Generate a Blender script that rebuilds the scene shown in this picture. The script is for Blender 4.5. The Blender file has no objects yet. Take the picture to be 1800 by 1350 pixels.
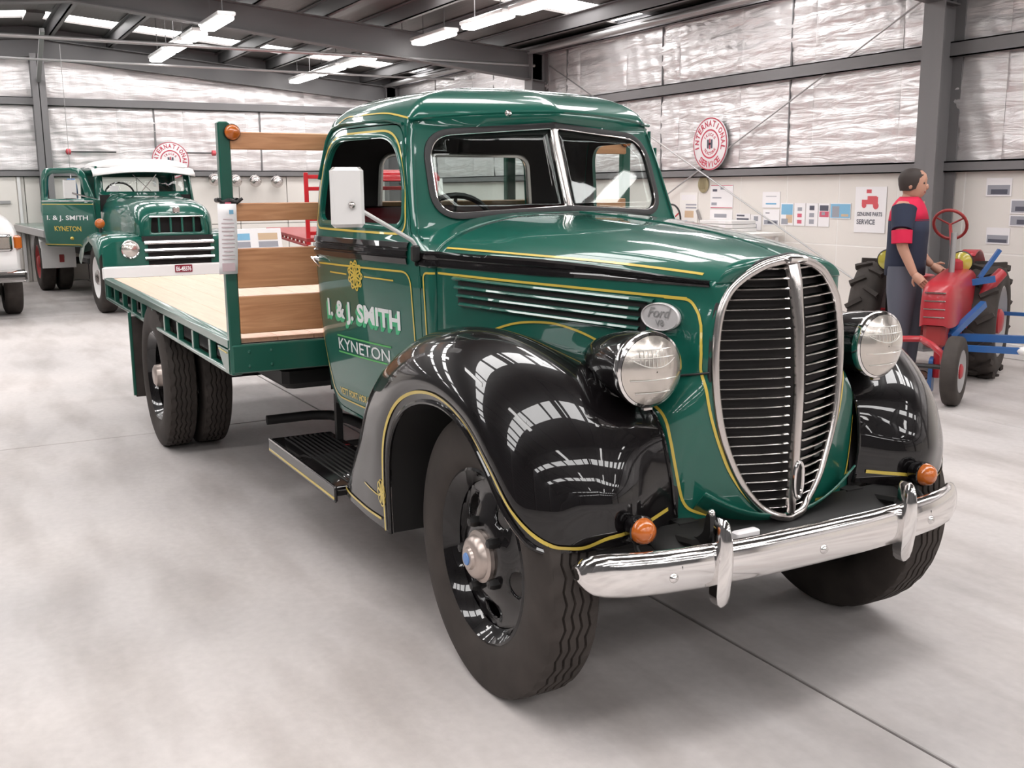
import bpy, bmesh, math, random
import numpy as np
from mathutils import Vector, Matrix
from mathutils.bvhtree import BVHTree
from mathutils.geometry import delaunay_2d_cdt

random.seed(7)
SC = bpy.context.scene
COL = SC.collection
PI = math.pi

# ------------------------------------------------------------------ camera
def cam_axes(yaw, pitch, roll):
    f = np.array([math.cos(pitch) * math.cos(yaw), math.cos(pitch) * math.sin(yaw), -math.sin(pitch)])
    r = np.cross(f, [0, 0, 1.0]); r /= np.linalg.norm(r)
    u = np.cross(r, f)
    c, s = math.cos(roll), math.sin(roll)
    return c * r + s * u, -s * r + c * u, f

_r, _u, _f = cam_axes(math.radians(151.232), math.radians(10.6745), math.radians(-0.4165))
cam_data = bpy.data.cameras.new('camera')
cam_data.sensor_width = 36.0
cam_data.sensor_fit = 'HORIZONTAL'
cam_data.lens = 1810.77 / 1800.0 * 36.0
cam_data.clip_start = 0.05
cam_data.clip_end = 200
cam = bpy.data.objects.new('camera', cam_data)
COL.objects.link(cam)
cam.matrix_world = Matrix(((_r[0], _u[0], -_f[0], 2.70), (_r[1], _u[1], -_f[1], -2.158),
                           (_r[2], _u[2], -_f[2], 1.55), (0, 0, 0, 1)))
SC.camera = cam

# ------------------------------------------------------------------ world, light, exposure
world = bpy.data.worlds.new('daylight')
SC.world = world
world.use_nodes = True
wn = world.node_tree.nodes
wn['Background'].inputs[0].default_value = (0.85, 0.92, 1.0, 1)
wn['Background'].inputs[1].default_value = 1.0
SKYLIGHT = 12.5
TUBELIGHT = 14.0
SC.view_settings.view_transform = 'Standard'
SC.view_settings.look = 'None'
SC.view_settings.exposure = -0.27
SC.view_settings.gamma = 1.0
SC.view_settings.use_curve_mapping = False

SC.cycles.use_adaptive_sampling = True
SC.cycles.adaptive_threshold = 0.04
SC.cycles.max_bounces = 6
SC.cycles.diffuse_bounces = 3
SC.cycles.glossy_bounces = 3
SC.cycles.transmission_bounces = 3
SC.cycles.transparent_max_bounces = 8
SC.cycles.caustics_reflective = False

# ------------------------------------------------------------------ materials
def principled(name, col, rough=0.5, metal=0.0, coat=0.0, coat_rough=0.04, spec=0.5, noise=None, bump=None):
    """noise = (scale, amount, (sx,sy,sz)) colour mottling;  bump = (scale, strength, (sx,sy,sz))"""
    m = bpy.data.materials.new(name)
    m.use_nodes = True
    nt = m.node_tree; N = nt.nodes; L = nt.links
    b = N['Principled BSDF']
    b.inputs['Base Color'].default_value = (*col, 1)
    b.inputs['Roughness'].default_value = rough
    b.inputs['Metallic'].default_value = metal
    b.inputs['Coat Weight'].default_value = coat
    b.inputs['Coat Roughness'].default_value = coat_rough
    b.inputs['Specular IOR Level'].default_value = spec
    if noise or bump:
        tc = N.new('ShaderNodeNewGeometry')
        def noise_node(scale, sv, detail=5):
            mp = N.new('ShaderNodeMapping'); mp.inputs['Scale'].default_value = sv
            L.new(tc.outputs['Position'], mp.inputs['Vector'])
            nz = N.new('ShaderNodeTexNoise'); nz.inputs['Scale'].default_value = scale
            nz.inputs['Detail'].default_value = detail
            L.new(mp.outputs['Vector'], nz.inputs['Vector'])
            return nz
    if noise:
        nz = noise_node(noise[0], noise[2])
        mr = N.new('ShaderNodeMapRange')
        mr.inputs['From Min'].default_value = 0.25; mr.inputs['From Max'].default_value = 0.75
        mr.inputs['To Min'].default_value = 1 - noise[1]; mr.inputs['To Max'].default_value = 1 + noise[1]
        L.new(nz.outputs['Fac'], mr.inputs['Value'])
        vm = N.new('ShaderNodeVectorMath'); vm.operation = 'SCALE'
        vm.inputs[0].default_value = col
        L.new(mr.outputs['Result'], vm.inputs['Scale'])
        L.new(vm.outputs['Vector'], b.inputs['Base Color'])
    if bump:
        nz = noise_node(bump[0], bump[2])
        bp = N.new('ShaderNodeBump'); bp.inputs['Strength'].default_value = bump[1]
        bp.inputs['Distance'].default_value = 0.02
        L.new(nz.outputs['Fac'], bp.inputs['Height'])
        L.new(bp.outputs['Normal'], b.inputs['Normal'])
    return m

def emitter(name, col, strength):
    m = bpy.data.materials.new(name); m.use_nodes = True
    b = m.node_tree.nodes['Principled BSDF']
    b.inputs['Base Color'].default_value = (0.8, 0.8, 0.8, 1)
    b.inputs['Emission Color'].default_value = (*col, 1)
    b.inputs['Emission Strength'].default_value = strength
    return m

def pane_glass(name, tint=(0.86, 0.9, 0.89), ior=1.5):
    m = bpy.data.materials.new(name); m.use_nodes = True
    nt = m.node_tree; N = nt.nodes; L = nt.links
    N.remove(N['Principled BSDF'])
    tr = N.new('ShaderNodeBsdfTransparent'); tr.inputs['Color'].default_value = (*tint, 1)
    gl = N.new('ShaderNodeBsdfGlossy'); gl.inputs['Roughness'].default_value = 0.02
    lw = N.new('ShaderNodeLayerWeight'); lw.inputs['Blend'].default_value = 0.5
    pw = N.new('ShaderNodeMath'); pw.operation = 'POWER'; pw.inputs[1].default_value = 5.0
    fr = N.new('ShaderNodeMath'); fr.operation = 'MULTIPLY_ADD'; fr.inputs[1].default_value = 0.95; fr.inputs[2].default_value = 0.04
    L.new(lw.outputs['Facing'], pw.inputs[0]); L.new(pw.outputs[0], fr.inputs[0])
    mx = N.new('ShaderNodeMixShader')
    L.new(fr.outputs[0], mx.inputs['Fac'])
    L.new(tr.outputs['BSDF'], mx.inputs[1]); L.new(gl.outputs['BSDF'], mx.inputs[2])
    L.new(mx.outputs['Shader'], N['Material Output'].inputs['Surface'])
    return m

def wood(name, c1, c2, axis=(1.0, 14.0, 14.0), rough=0.4, scale=2.2):
    m = principled(name, c1, rough)
    nt = m.node_tree; N = nt.nodes; L = nt.links
    g = N.new('ShaderNodeNewGeometry')
    mp = N.new('ShaderNodeMapping'); mp.inputs['Scale'].default_value = axis
    nz = N.new('ShaderNodeTexNoise'); nz.inputs['Scale'].default_value = scale
    nz.inputs['Detail'].default_value = 6; nz.inputs['Distortion'].default_value = 1.3
    cr = N.new('ShaderNodeValToRGB')
    cr.color_ramp.elements[0].position = 0.3; cr.color_ramp.elements[0].color = (*c2, 1)
    cr.color_ramp.elements[1].position = 0.7; cr.color_ramp.elements[1].color = (*c1, 1)
    L.new(g.outputs['Position'], mp.inputs['Vector']); L.new(mp.outputs['Vector'], nz.inputs['Vector'])
    L.new(nz.outputs['Fac'], cr.inputs['Fac']); L.new(cr.outputs['Color'], N['Principled BSDF'].inputs['Base Color'])
    return m

def concrete(name):
    m = principled(name, (0.5, 0.47, 0.46), 0.55)
    nt = m.node_tree; N = nt.nodes; L = nt.links
    b = N['Principled BSDF']
    g = N.new('ShaderNodeNewGeometry')
    def nz(scale, sv, detail, dist=0.0):
        mp = N.new('ShaderNodeMapping'); mp.inputs['Scale'].default_value = sv
        mp.inputs['Rotation'].default_value = (0, 0, 0.35)
        n = N.new('ShaderNodeTexNoise'); n.inputs['Scale'].default_value = scale
        n.inputs['Detail'].default_value = detail; n.inputs['Distortion'].default_value = dist
        L.new(g.outputs['Position'], mp.inputs['Vector']); L.new(mp.outputs['Vector'], n.inputs['Vector'])
        return n
    big = nz(0.45, (1, 1, 1), 4, 0.0); mid = nz(2.2, (0.45, 1.6, 1), 9, 0.15); fine = nz(26, (1, 1, 1), 5)
    def ramp(n, p0, c0, p1, c1):
        r = N.new('ShaderNodeValToRGB')
        r.color_ramp.elements[0].position = p0; r.color_ramp.elements[0].color = (*c0, 1)
        r.color_ramp.elements[1].position = p1; r.color_ramp.elements[1].color = (*c1, 1)
        L.new(n.outputs['Fac'], r.inputs['Fac']); return r
    a = ramp(big, 0.35, (0.44, 0.415, 0.41), 0.62, (0.56, 0.52, 0.505))
    c = ramp(mid, 0.30, (0.78, 0.755, 0.735), 0.56, (1.05, 1.04, 1.035))
    d = ramp(fine, 0.2, (0.92, 0.92, 0.92), 0.7, (1.03, 1.03, 1.03))
    def mul(x, y):
        v = N.new('ShaderNodeMix'); v.data_type = 'RGBA'; v.blend_type = 'MULTIPLY'; v.inputs['Factor'].default_value = 1
        L.new(x, v.inputs['A']); L.new(y, v.inputs['B']); return v.outputs['Result']
    o = mul(mul(a.outputs['Color'], c.outputs['Color']), d.outputs['Color'])
    L.new(o, b.inputs['Base Color'])
    bp = N.new('ShaderNodeBump'); bp.inputs['Strength'].default_value = 0.12; bp.inputs['Distance'].default_value = 0.01
    L.new(fine.outputs['Fac'], bp.inputs['Height']); L.new(bp.outputs['Normal'], b.inputs['Normal'])
    return m

def foil(name, along, strength=0.55):
    """crinkled reflective insulation foil with a reinforcing mesh; along = 0 (wall runs in x) or 1 (in y)"""
    m = principled(name, (0.86, 0.825, 0.825), 0.42, 0.7)
    nt = m.node_tree; N = nt.nodes; L = nt.links
    b = N['Principled BSDF']
    g = N.new('ShaderNodeNewGeometry')
    sep = N.new('ShaderNodeSeparateXYZ'); L.new(g.outputs['Position'], sep.inputs['Vector'])
    def grid_line(sock, period, width):
        mod = N.new('ShaderNodeMath'); mod.operation = 'PINGPONG'; mod.inputs[1].default_value = period / 2
        L.new(sock, mod.inputs[0])
        lt = N.new('ShaderNodeMath'); lt.operation = 'LESS_THAN'; lt.inputs[1].default_value = width
        L.new(mod.outputs[0], lt.inputs[0]); return lt.outputs[0]
    l1 = grid_line(sep.outputs[along], 0.10, 0.004)
    l2 = grid_line(sep.outputs[2], 0.12, 0.005)
    mx = N.new('ShaderNodeMath'); mx.operation = 'MAXIMUM'; L.new(l1, mx.inputs[0]); L.new(l2, mx.inputs[1])
    mp = N.new('ShaderNodeMapping'); mp.inputs['Scale'].default_value = (0.9, 0.9, 5.5)
    nz = N.new('ShaderNodeTexNoise'); nz.inputs['Scale'].default_value = 2.0; nz.inputs['Detail'].default_value = 8
    nz.inputs['Distortion'].default_value = 0.8
    L.new(g.outputs['Position'], mp.inputs['Vector']); L.new(mp.outputs['Vector'], nz.inputs['Vector'])
    ad = N.new('ShaderNodeMath'); ad.operation = 'MULTIPLY_ADD'; ad.inputs[1].default_value = -0.16
    L.new(mx.outputs[0], ad.inputs[0]); L.new(nz.outputs['Fac'], ad.inputs[2])
    bp = N.new('ShaderNodeBump'); bp.inputs['Strength'].default_value = strength; bp.inputs['Distance'].default_value = 0.05
    L.new(ad.outputs[0], bp.inputs['Height']); L.new(bp.outputs['Normal'], b.inputs['Normal'])
    return m

M = {}
M['green'] = principled('green_paint', (0.008, 0.098, 0.070), 0.3, coat=1.0, coat_rough=0.02, spec=0.2)
M['green_frame'] = principled('green_frame_paint', (0.012, 0.095, 0.066), 0.3, coat=0.7, coat_rough=0.12)
M['black'] = principled('black_gloss', (0.005, 0.004, 0.0045), 0.3, coat=1.0, coat_rough=0.015, spec=0.1)
M['satin'] = principled('black_satin', (0.012, 0.011, 0.011), 0.45)
M['chassis'] = principled('chassis_black', (0.008, 0.007, 0.007), 0.6)
M['chrome'] = principled('chrome', (0.80, 0.78, 0.77), 0.10, 1.0)
M['dull_chrome'] = principled('worn_chrome', (0.62, 0.58, 0.56), 0.22, 1.0)
M['badge'] = principled('satin_silver', (0.74, 0.71, 0.71), 0.45, 0.35)
M['joint'] = principled('slab_joint', (0.10, 0.09, 0.085), 0.8)
M['steel'] = principled('grey_steel', (0.42, 0.41, 0.41), 0.45, 0.6)
M['yellow'] = principled('yellow_line', (0.62, 0.46, 0.07), 0.35, coat=0.6)
M['cream_text'] = principled('silver_letter', (0.72, 0.74, 0.74), 0.4)
M['green_shadow'] = principled('letter_shadow_green', (0.06, 0.42, 0.2), 0.4)
M['line_green'] = principled('light_green_line', (0.10, 0.42, 0.12), 0.4)
M['rubber'] = principled('tyre_rubber', (0.046, 0.038, 0.034), 0.75, spec=0.3, noise=(9, 0.25, (1, 1, 1)))
M['seal'] = principled('window_rubber', (0.012, 0.010, 0.011), 0.5)
M['dark'] = principled('interior_dark', (0.02, 0.017, 0.017), 0.8)
M['seat'] = principled('red_brown_vinyl', (0.10, 0.012, 0.016), 0.5)
M['amber'] = principled('amber_lens', (0.50, 0.12, 0.015), 0.2, coat=0.6)
M['glass'] = pane_glass('window_glass')
M['lens'] = principled('headlamp_lens', (0.62, 0.57, 0.52), 0.20, 0.75, coat=1.0, coat_rough=0.02)
M['lens_line'] = principled('lens_ridge', (0.9, 0.87, 0.82), 0.1, 0.3, coat=1.0)
M['white'] = principled('white_paint', (0.80, 0.78, 0.77), 0.35, coat=0.4)
M['hubmetal'] = principled('hub_metal', (0.52, 0.44, 0.40), 0.35, 0.7)
M['blue_dot'] = principled('blue_enamel', (0.12, 0.25, 0.55), 0.3)
M['board'] = wood('varnished_board', (0.70, 0.36, 0.19), (0.52, 0.235, 0.11), (14, 1.2, 16), 0.35)
M['deck'] = wood('deck_timber', (0.84, 0.55, 0.39), (0.74, 0.45, 0.30), (1.0, 13, 13), 0.32)
M['paper'] = principled('paper', (0.86, 0.83, 0.84), 0.7)
M['ink'] = principled('print_ink', (0.10, 0.10, 0.13), 0.7)
M['pink_ink'] = principled('pink_ink', (0.62, 0.12, 0.18), 0.7)
M['sky_ink'] = principled('blue_ink', (0.22, 0.46, 0.66), 0.7)
M['grey_ink'] = principled('grey_ink', (0.34, 0.34, 0.38), 0.7)
M['tan_ink'] = principled('tan_ink', (0.62, 0.45, 0.30), 0.7)
M['red'] = principled('red_paint', (0.55, 0.012, 0.02), 0.35, coat=0.5)
M['dull_red'] = principled('dull_red_paint', (0.33, 0.035, 0.035), 0.5)
M['blue'] = principled('blue_paint', (0.02, 0.10, 0.30), 0.4, coat=0.4)
M['concrete'] = concrete('concrete')
M['foil_x'] = foil('foil_side_wall', 0)
M['foil_y'] = foil('foil_back_wall', 1, 0.3)
M['panel'] = principled('cream_panel', (0.78, 0.735, 0.69), 0.5, noise=(1.5, 0.03, (1, 1, 1)))
M['panel_gap'] = principled('panel_joint', (0.86, 0.83, 0.80), 0.6)
M['girt'] = principled('grey_steelwork', (0.20, 0.192, 0.196), 0.5, 0.1)
M['rafter'] = principled('dark_steelwork', (0.13, 0.125, 0.127), 0.5, 0.1)
M['dark_panel'] = principled('dark_grey_sheet', (0.10, 0.10, 0.105), 0.5)
M['roof'] = principled('roof_lining', (0.125, 0.115, 0.112), 0.5, 0.2, bump=(3, 0.25, (1, 6, 1)))
M['galv'] = principled('galvanised', (0.42, 0.41, 0.41), 0.4, 0.6)
M['skylight'] = emitter('skylight_sheet', (1.0, 0.985, 0.975), SKYLIGHT)
M['tube'] = emitter('fluorescent_tube', (1.0, 0.98, 0.96), TUBELIGHT)

# ------------------------------------------------------------------ object helpers
def link(o, parent=None):
    COL.objects.link(o)
    if parent is not None:
        o.parent = parent
    return o

def empty(name, loc=(0, 0, 0), rz=0.0):
    o = bpy.data.objects.new(name, None)
    o.empty_display_size = 0.2
    o.location = loc; o.rotation_euler = (0, 0, rz)
    return link(o)

def tag(o, label=None, cat=None, group=None, kind=None):
    if label: o['label'] = label
    if cat: o['category'] = cat
    if group: o['group'] = group
    if kind: o['kind'] = kind
    return o

def add(name, mesh, parent=None, mat=None):
    if mat is not None:
        mesh.materials.append(mat)
    return link(bpy.data.objects.new(name, mesh), parent)

def copy_tree(o, parent=None):
    c = o.copy(); link(c, parent)
    if parent is not None:
        c.matrix_parent_inverse = o.matrix_parent_inverse
    for ch in list(o.children):
        copy_tree(ch, c)
    return c

def basis(d):
    d = Vector(d).normalized()
    a = Vector((0, 0, 1)) if abs(d.z) < 0.9 else Vector((1, 0, 0))
    u = d.cross(a).normalized()
    return u, d.cross(u).normalized(), d

class MB:
    """collects shapes; build() links them as ONE mesh object"""
    def __init__(self):
        self.v = []; self.f = []
    def _add(self, vs, fs):
        n = len(self.v)
        self.v += [tuple(map(float, p)) for p in vs]
        self.f += [tuple(i + n for i in q) for q in fs]
        return self
    def box(self, c, s, rz=0.0, m=None):
        R = Matrix.Rotation(rz, 3, 'Z') if m is None else m
        vs = []
        for dx in (-.5, .5):
            for dy in (-.5, .5):
                for dz in (-.5, .5):
                    vs.append(Vector(c) + R @ Vector((dx * s[0], dy * s[1], dz * s[2])))
        return self._add(vs, [(0, 1, 3, 2), (4, 6, 7, 5), (0, 4, 5, 1), (2, 3, 7, 6), (0, 2, 6, 4), (1, 5, 7, 3)])
    def span(self, a, b):
        return self.box([(a[i] + b[i]) / 2 for i in range(3)], [abs(b[i] - a[i]) for i in range(3)])
    def bevel_box(self, c, s, bev=0.01, rz=0.0, m=None):
        R = Matrix.Rotation(rz, 3, 'Z') if m is None else m
        hx, hy, hz = s[0] / 2, s[1] / 2, s[2] / 2
        b = min(bev, hx * .9, hy * .9, hz * .9)
        rings = []
        for z, i in ((-hz, b), (-hz + b, 0), (hz - b, 0), (hz, b)):
            x, y = hx - i, hy - i
            rings.append([(-x + b, -y, z), (x - b, -y, z), (x, -y + b, z), (x, y - b, z), (x - b, y, z), (-x + b, y, z), (-x, y - b, z), (-x, -y + b, z)])
        vs = [Vector(c) + R @ Vector(p) for r in rings for p in r]
        fs = []
        for k in range(3):
            for i in range(8):
                j = (i + 1) % 8
                fs.append((k * 8 + i, k * 8 + j, k * 8 + 8 + j, k * 8 + 8 + i))
        fs.append(tuple(reversed(range(8)))); fs.append(tuple(range(24, 32)))
        return self._add(vs, fs)
    def bar(self, p0, p1, w, h, up=(0, 0, 1)):
        """rectangular bar from p0 to p1"""
        p0, p1 = Vector(p0), Vector(p1)
        d = (p1 - p0).normalized(); s = d.cross(Vector(up))
        if s.length < 1e-4: s = d.cross(Vector((1, 0, 0)))
        s.normalize(); t = s.cross(d)
        vs = [p + s * a * w / 2 + t * b * h / 2 for p in (p0, p1) for a, b in ((-1, -1), (1, -1), (1, 1), (-1, 1))]
        return self._add(vs, [(0, 1, 2, 3), (7, 6, 5, 4), (0, 4, 5, 1), (1, 5, 6, 2), (2, 6, 7, 3), (3, 7, 4, 0)])
    def cyl(self, p0, p1, r0, r1=None, n=16):
        r1 = r0 if r1 is None else r1
        p0, p1 = Vector(p0), Vector(p1)
        u, w, d = basis(p1 - p0)
        vs = [p + (u * math.cos(2 * PI * i / n) + w * math.sin(2 * PI * i / n)) * r for p, r in ((p0, r0), (p1, r1)) for i in range(n)]
        fs = [(i, (i + 1) % n, n + (i + 1) % n, n + i) for i in range(n)]
        fs += [tuple(reversed(range(n))), tuple(range(n, 2 * n))]
        return self._add(vs, fs)
    def tube(self, path, r, n=8, closed=False):
        P = [Vector(p) for p in path]; k = len(P)
        vs = []; prev = None
        for i, p in enumerate(P):
            a = P[i - 1] if (closed or i > 0) else P[0]
            b = P[(i + 1) % k] if (closed or i < k - 1) else P[-1]
            d = (b - a).normalized()
            if prev is None:
                u, w, _ = basis(d)
            else:
                u = (prev - d * prev.dot(d)).normalized(); w = d.cross(u)
            prev = u
            rr = r[i] if isinstance(r, (list, tuple)) else r
            for j in range(n):
                t = 2 * PI * j / n
                vs.append(p + (u * math.cos(t) + w * math.sin(t)) * rr)
        fs = []
        for i in range(k if closed else k - 1):
            for j in range(n):
                a, b = i * n, ((i + 1) % k) * n
                fs.append((a + j, a + (j + 1) % n, b + (j + 1) % n, b + j))
        if not closed:
            fs += [tuple(reversed(range(n))), tuple(range((k - 1) * n, k * n))]
        return self._add(vs, fs)
    def lathe(self, prof, o=(0, 0, 0), d=(0, 0, 1), n=32):
        """prof = [(r, h)...] about axis d through o"""
        u, w, d = basis(d); o = Vector(o)
        vs = []; fs = []; k = len(prof)
        for i in range(n):
            t = 2 * PI * i / n
            e = u * math.cos(t) + w * math.sin(t)
            for r, h in prof:
                vs.append(o + e * r + d * h)
        for i in range(n):
            a, b = i * k, ((i + 1) % n) * k
            for j in range(k - 1):
                fs.append((a + j, b + j, b + j + 1, a + j + 1))
        return self._add(vs, fs)
    def sphere(self, c, r, n=16, s=(1, 1, 1)):
        k = n // 2
        prof = [(math.sin(PI * i / k), -math.cos(PI * i / k)) for i in range(k + 1)]
        m0 = len(self.v)
        self.lathe([(max(a, 1e-4), h) for a, h in prof], n=n)
        for i in range(m0, len(self.v)):
            p = self.v[i]
            self.v[i] = (c[0] + p[0] * r * s[0], c[1] + p[1] * r * s[1], c[2] + p[2] * r * s[2])
        return self
    def grid(self, P, closed_u=False, closed_v=False):
        P = np.asarray(P, float); a, b = P.shape[:2]
        vs = P.reshape(-1, 3); fs = []
        for i in range(a if closed_u else a - 1):
            for j in range(b if closed_v else b - 1):
                i2, j2 = (i + 1) % a, (j + 1) % b
                fs.append((i * b + j, i * b + j2, i2 * b + j2, i2 * b + j))
        return self._add(vs, fs)
    def prism(self, poly, fn, d0, d1):
        """poly = 2-D outline, fn(u, v, d) -> 3-D, extruded from d0 to d1"""
        n = len(poly)
        vs = [fn(p[0], p[1], d) for d in (d0, d1) for p in poly]
        fs = [(i, (i + 1) % n, n + (i + 1) % n, n + i) for i in range(n)] + [tuple(reversed(range(n))), tuple(range(n, 2 * n))]
        return self._add(vs, fs)
    def mesh(self, name, smooth=40):
        me = bpy.data.meshes.new(name)
        me.from_pydata(self.v, [], self.f)
        bm = bmesh.new(); bm.from_mesh(me)
        bmesh.ops.remove_doubles(bm, verts=bm.verts, dist=1e-5)
        bmesh.ops.recalc_face_normals(bm, faces=bm.faces)
        bm.to_mesh(me); bm.free()
        if smooth:
            me.polygons.foreach_set('use_smooth', [True] * len(me.polygons))
            me.set_sharp_from_angle(angle=math.radians(smooth))
        me.update()
        return me
    def build(self, name, mat, parent=None, smooth=40, solid=None, mirror=False):
        if mirror:
            n = len(self.v)
            self.v += [(x, -y, z) for x, y, z in self.v]
            self.f += [tuple(reversed([i + n for i in q])) for q in self.f]
        o = add(name, self.mesh(name, smooth), parent, mat)
        if solid:
            md = o.modifiers.new('thickness', 'SOLIDIFY'); md.thickness = solid; md.offset = -1
        return o

def mirrored(o, parent, name=None):
    """a copy of a part on the other side of its thing (mirrored in y)"""
    me = o.data.copy()
    for v in me.vertices:
        v.co.y = -v.co.y
    me.flip_normals()
    c = bpy.data.objects.new(name or o.name.split('.')[0], me); link(c, parent)
    for md in o.modifiers:
        if md.type == 'SOLIDIFY':
            n = c.modifiers.new('thickness', 'SOLIDIFY'); n.thickness = md.thickness; n.offset = md.offset
    for ch in o.children:
        mirrored(ch, c)
    return c

def crspline(P, n, closed=False):
    P = np.asarray(P, float); k = len(P); out = []
    for i in range(k if closed else k - 1):
        if closed:
            p0, p1, p2, p3 = P[i - 1], P[i], P[(i + 1) % k], P[(i + 2) % k]
        else:
            p1, p2 = P[i], P[i + 1]
            p0 = P[i - 1] if i > 0 else 2 * p1 - p2
            p3 = P[i + 2] if i + 2 < k else 2 * p2 - p1
        for j in range(n):
            t = j / n
            out.append(0.5 * (2 * p1 + (p2 - p0) * t + (2 * p0 - 5 * p1 + 4 * p2 - p3) * t * t + (3 * p1 - p0 - 3 * p2 + p3) * t ** 3))
    if not closed: out.append(P[-1])
    return np.array(out)

def cr_surface(P, nu, nv):
    P = np.asarray(P, float)
    A = np.stack([crspline(P[:, j], nu) for j in range(P.shape[1])], 1)
    return np.stack([crspline(A[i], nv) for i in range(A.shape[0])], 0)

def rounded(pts, r, n=6, closed=True):
    P = [np.array(p, float) for p in pts]; k = len(P); out = []
    for i in range(k):
        if not closed and i in (0, k - 1):
            out.append(tuple(P[i])); continue
        ri = r[i] if isinstance(r, (list, tuple)) else r
        a, p, b = P[i - 1], P[i], P[(i + 1) % k]
        da, db = a - p, b - p; la, lb = np.linalg.norm(da), np.linalg.norm(db)
        q = min(ri, la * .49, lb * .49)
        s, e = p + da / la * q, p + db / lb * q
        for j in range(n + 1):
            t = j / n
            out.append(tuple((1 - t) ** 2 * s + 2 * t * (1 - t) * p + t * t * e))
    return out

def resample(pts, step, closed=False):
    P = [np.array(p, float) for p in pts]
    if closed: P.append(P[0])
    out = [P[0]]
    for a, b in zip(P[:-1], P[1:]):
        L = np.linalg.norm(b - a); n = max(1, int(math.ceil(L / step)))
        for j in range(1, n + 1):
            out.append(a + (b - a) * j / n)
    if closed: out.pop()
    return out

def bvh_of(*objs):
    vs = []; fs = []
    for o in objs:
        n = len(vs)
        vs += [o.matrix_world @ v.co if False else v.co.copy() for v in o.data.vertices]
        fs += [[i + n for i in p.vertices] for p in o.data.polygons]
    return BVHTree.FromPolygons(vs, fs)

def cast(bvh, axis, a, b, side, off):
    """project a point of a side view (axis 'y': a=x, b=z) or front view (axis 'x': a=y, b=z) onto a surface"""
    if axis == 'y':
        h = bvh.ray_cast(Vector((a, side * 4, b)), Vector((0, -side, 0)))
    else:
        h = bvh.ray_cast(Vector((4 * side, a, b)), Vector((-side, 0, 0)))
    if h[0] is None: return None
    nrm = h[1]
    if axis == 'y' and nrm.y * side < 0: nrm = -nrm
    if axis == 'x' and nrm.x * side < 0: nrm = -nrm
    return h[0] + nrm * off

def drape_line(name, bvh, pts, width, mat, parent, axis='y', side=-1, off=0.0025, closed=False, step=0.015):
    """a painted line laid onto a body surface"""
    P = resample(pts, step, closed); mb = MB(); rows = []; seg = []
    hits = []
    for q in P:
        c = cast(bvh, axis, q[0], q[1], side, 0.0); c1 = cast(bvh, axis, q[0], q[1], side, 1.0)
        hits.append(None if c is None else (c, c1 - c))
    k = len(P)
    for i in range(k):
        h = hits[i]
        a = hits[i - 1] if (closed or i > 0) else hits[0]
        b = hits[(i + 1) % k] if (closed or i < k - 1) else hits[-1]
        if h is None:
            if len(seg) > 1: rows.append(seg)
            seg = []; continue
        a = h if a is None else a; b = h if b is None else b
        sd = (b[0] - a[0]).cross(h[1])
        if sd.length < 1e-7: continue
        sd = sd.normalized() * width / 2
        seg.append((h[0] + sd + h[1] * off, h[0] - sd + h[1] * off))
    if len(seg) > 1: rows.append(seg)
    for s in rows:
        mb.grid([[p[0], p[1]] for p in s], closed_u=(closed and len(rows) == 1))
    if not mb.v: return None
    return mb.build(name, mat, parent)

_fonts = {}
def text_geo(body, size=1.0, bold=0.0, shear=0.0, spacing=1.0):
    """2-D outline mesh of a word: vertices (u, v) starting at u=0 with baseline v=0, faces"""
    cu = bpy.data.curves.new('word', 'FONT'); cu.body = body; cu.size = size
    cu.offset = bold; cu.shear = shear; cu.space_character = spacing; cu.resolution_u = 3
    o = bpy.data.objects.new('word', cu); COL.objects.link(o)
    dg = bpy.context.evaluated_depsgraph_get()
    me = bpy.data.meshes.new_from_object(o.evaluated_get(dg))
    V = np.array([v.co[:2] for v in me.vertices]); F = [tuple(p.vertices) for p in me.polygons]
    bpy.data.objects.remove(o); bpy.data.curves.remove(cu); bpy.data.meshes.remove(me)
    V = V - V.min(0)
    return V, F

def fit_text(body, w, h, **k):
    V, F = text_geo(body, **k)
    e = V.max(0)
    return V * np.array([w / e[0], h / e[1]]), F

def text_obj(name, body, w, h, fn, mat, parent, **k):
    """flat lettering, one object for each word: fn(u, v) -> 3-D point or None"""
    V, F = fit_text(body, w, h, **k)
    pts = [fn(u, v) for u, v in V]
    keep = [f for f in F if all(pts[i] is not None for i in f)]
    spans = sorted((min(V[i][0] for i in f), max(V[i][0] for i in f), f) for f in keep)
    words = []; end = None
    for a, b, f in spans:
        if end is None or a - end > .16 * h: words.append([])
        words[-1].append(f); end = b if end is None else max(end, b)
    for fs in words:
        ids = sorted({i for f in fs for i in f}); mp = {i: n for n, i in enumerate(ids)}
        me = bpy.data.meshes.new(name); me.from_pydata([tuple(pts[i]) for i in ids], [], [tuple(mp[i] for i in f) for f in fs]); me.update()
        add(name, me, parent, mat)

def in_poly(p, poly):
    x, y = p; c = False; n = len(poly)
    for i in range(n):
        x1, y1 = poly[i]; x2, y2 = poly[i - 1]
        if (y1 > y) != (y2 > y) and x < (x2 - x1) * (y - y1) / (y2 - y1) + x1: c = not c
    return c

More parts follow.
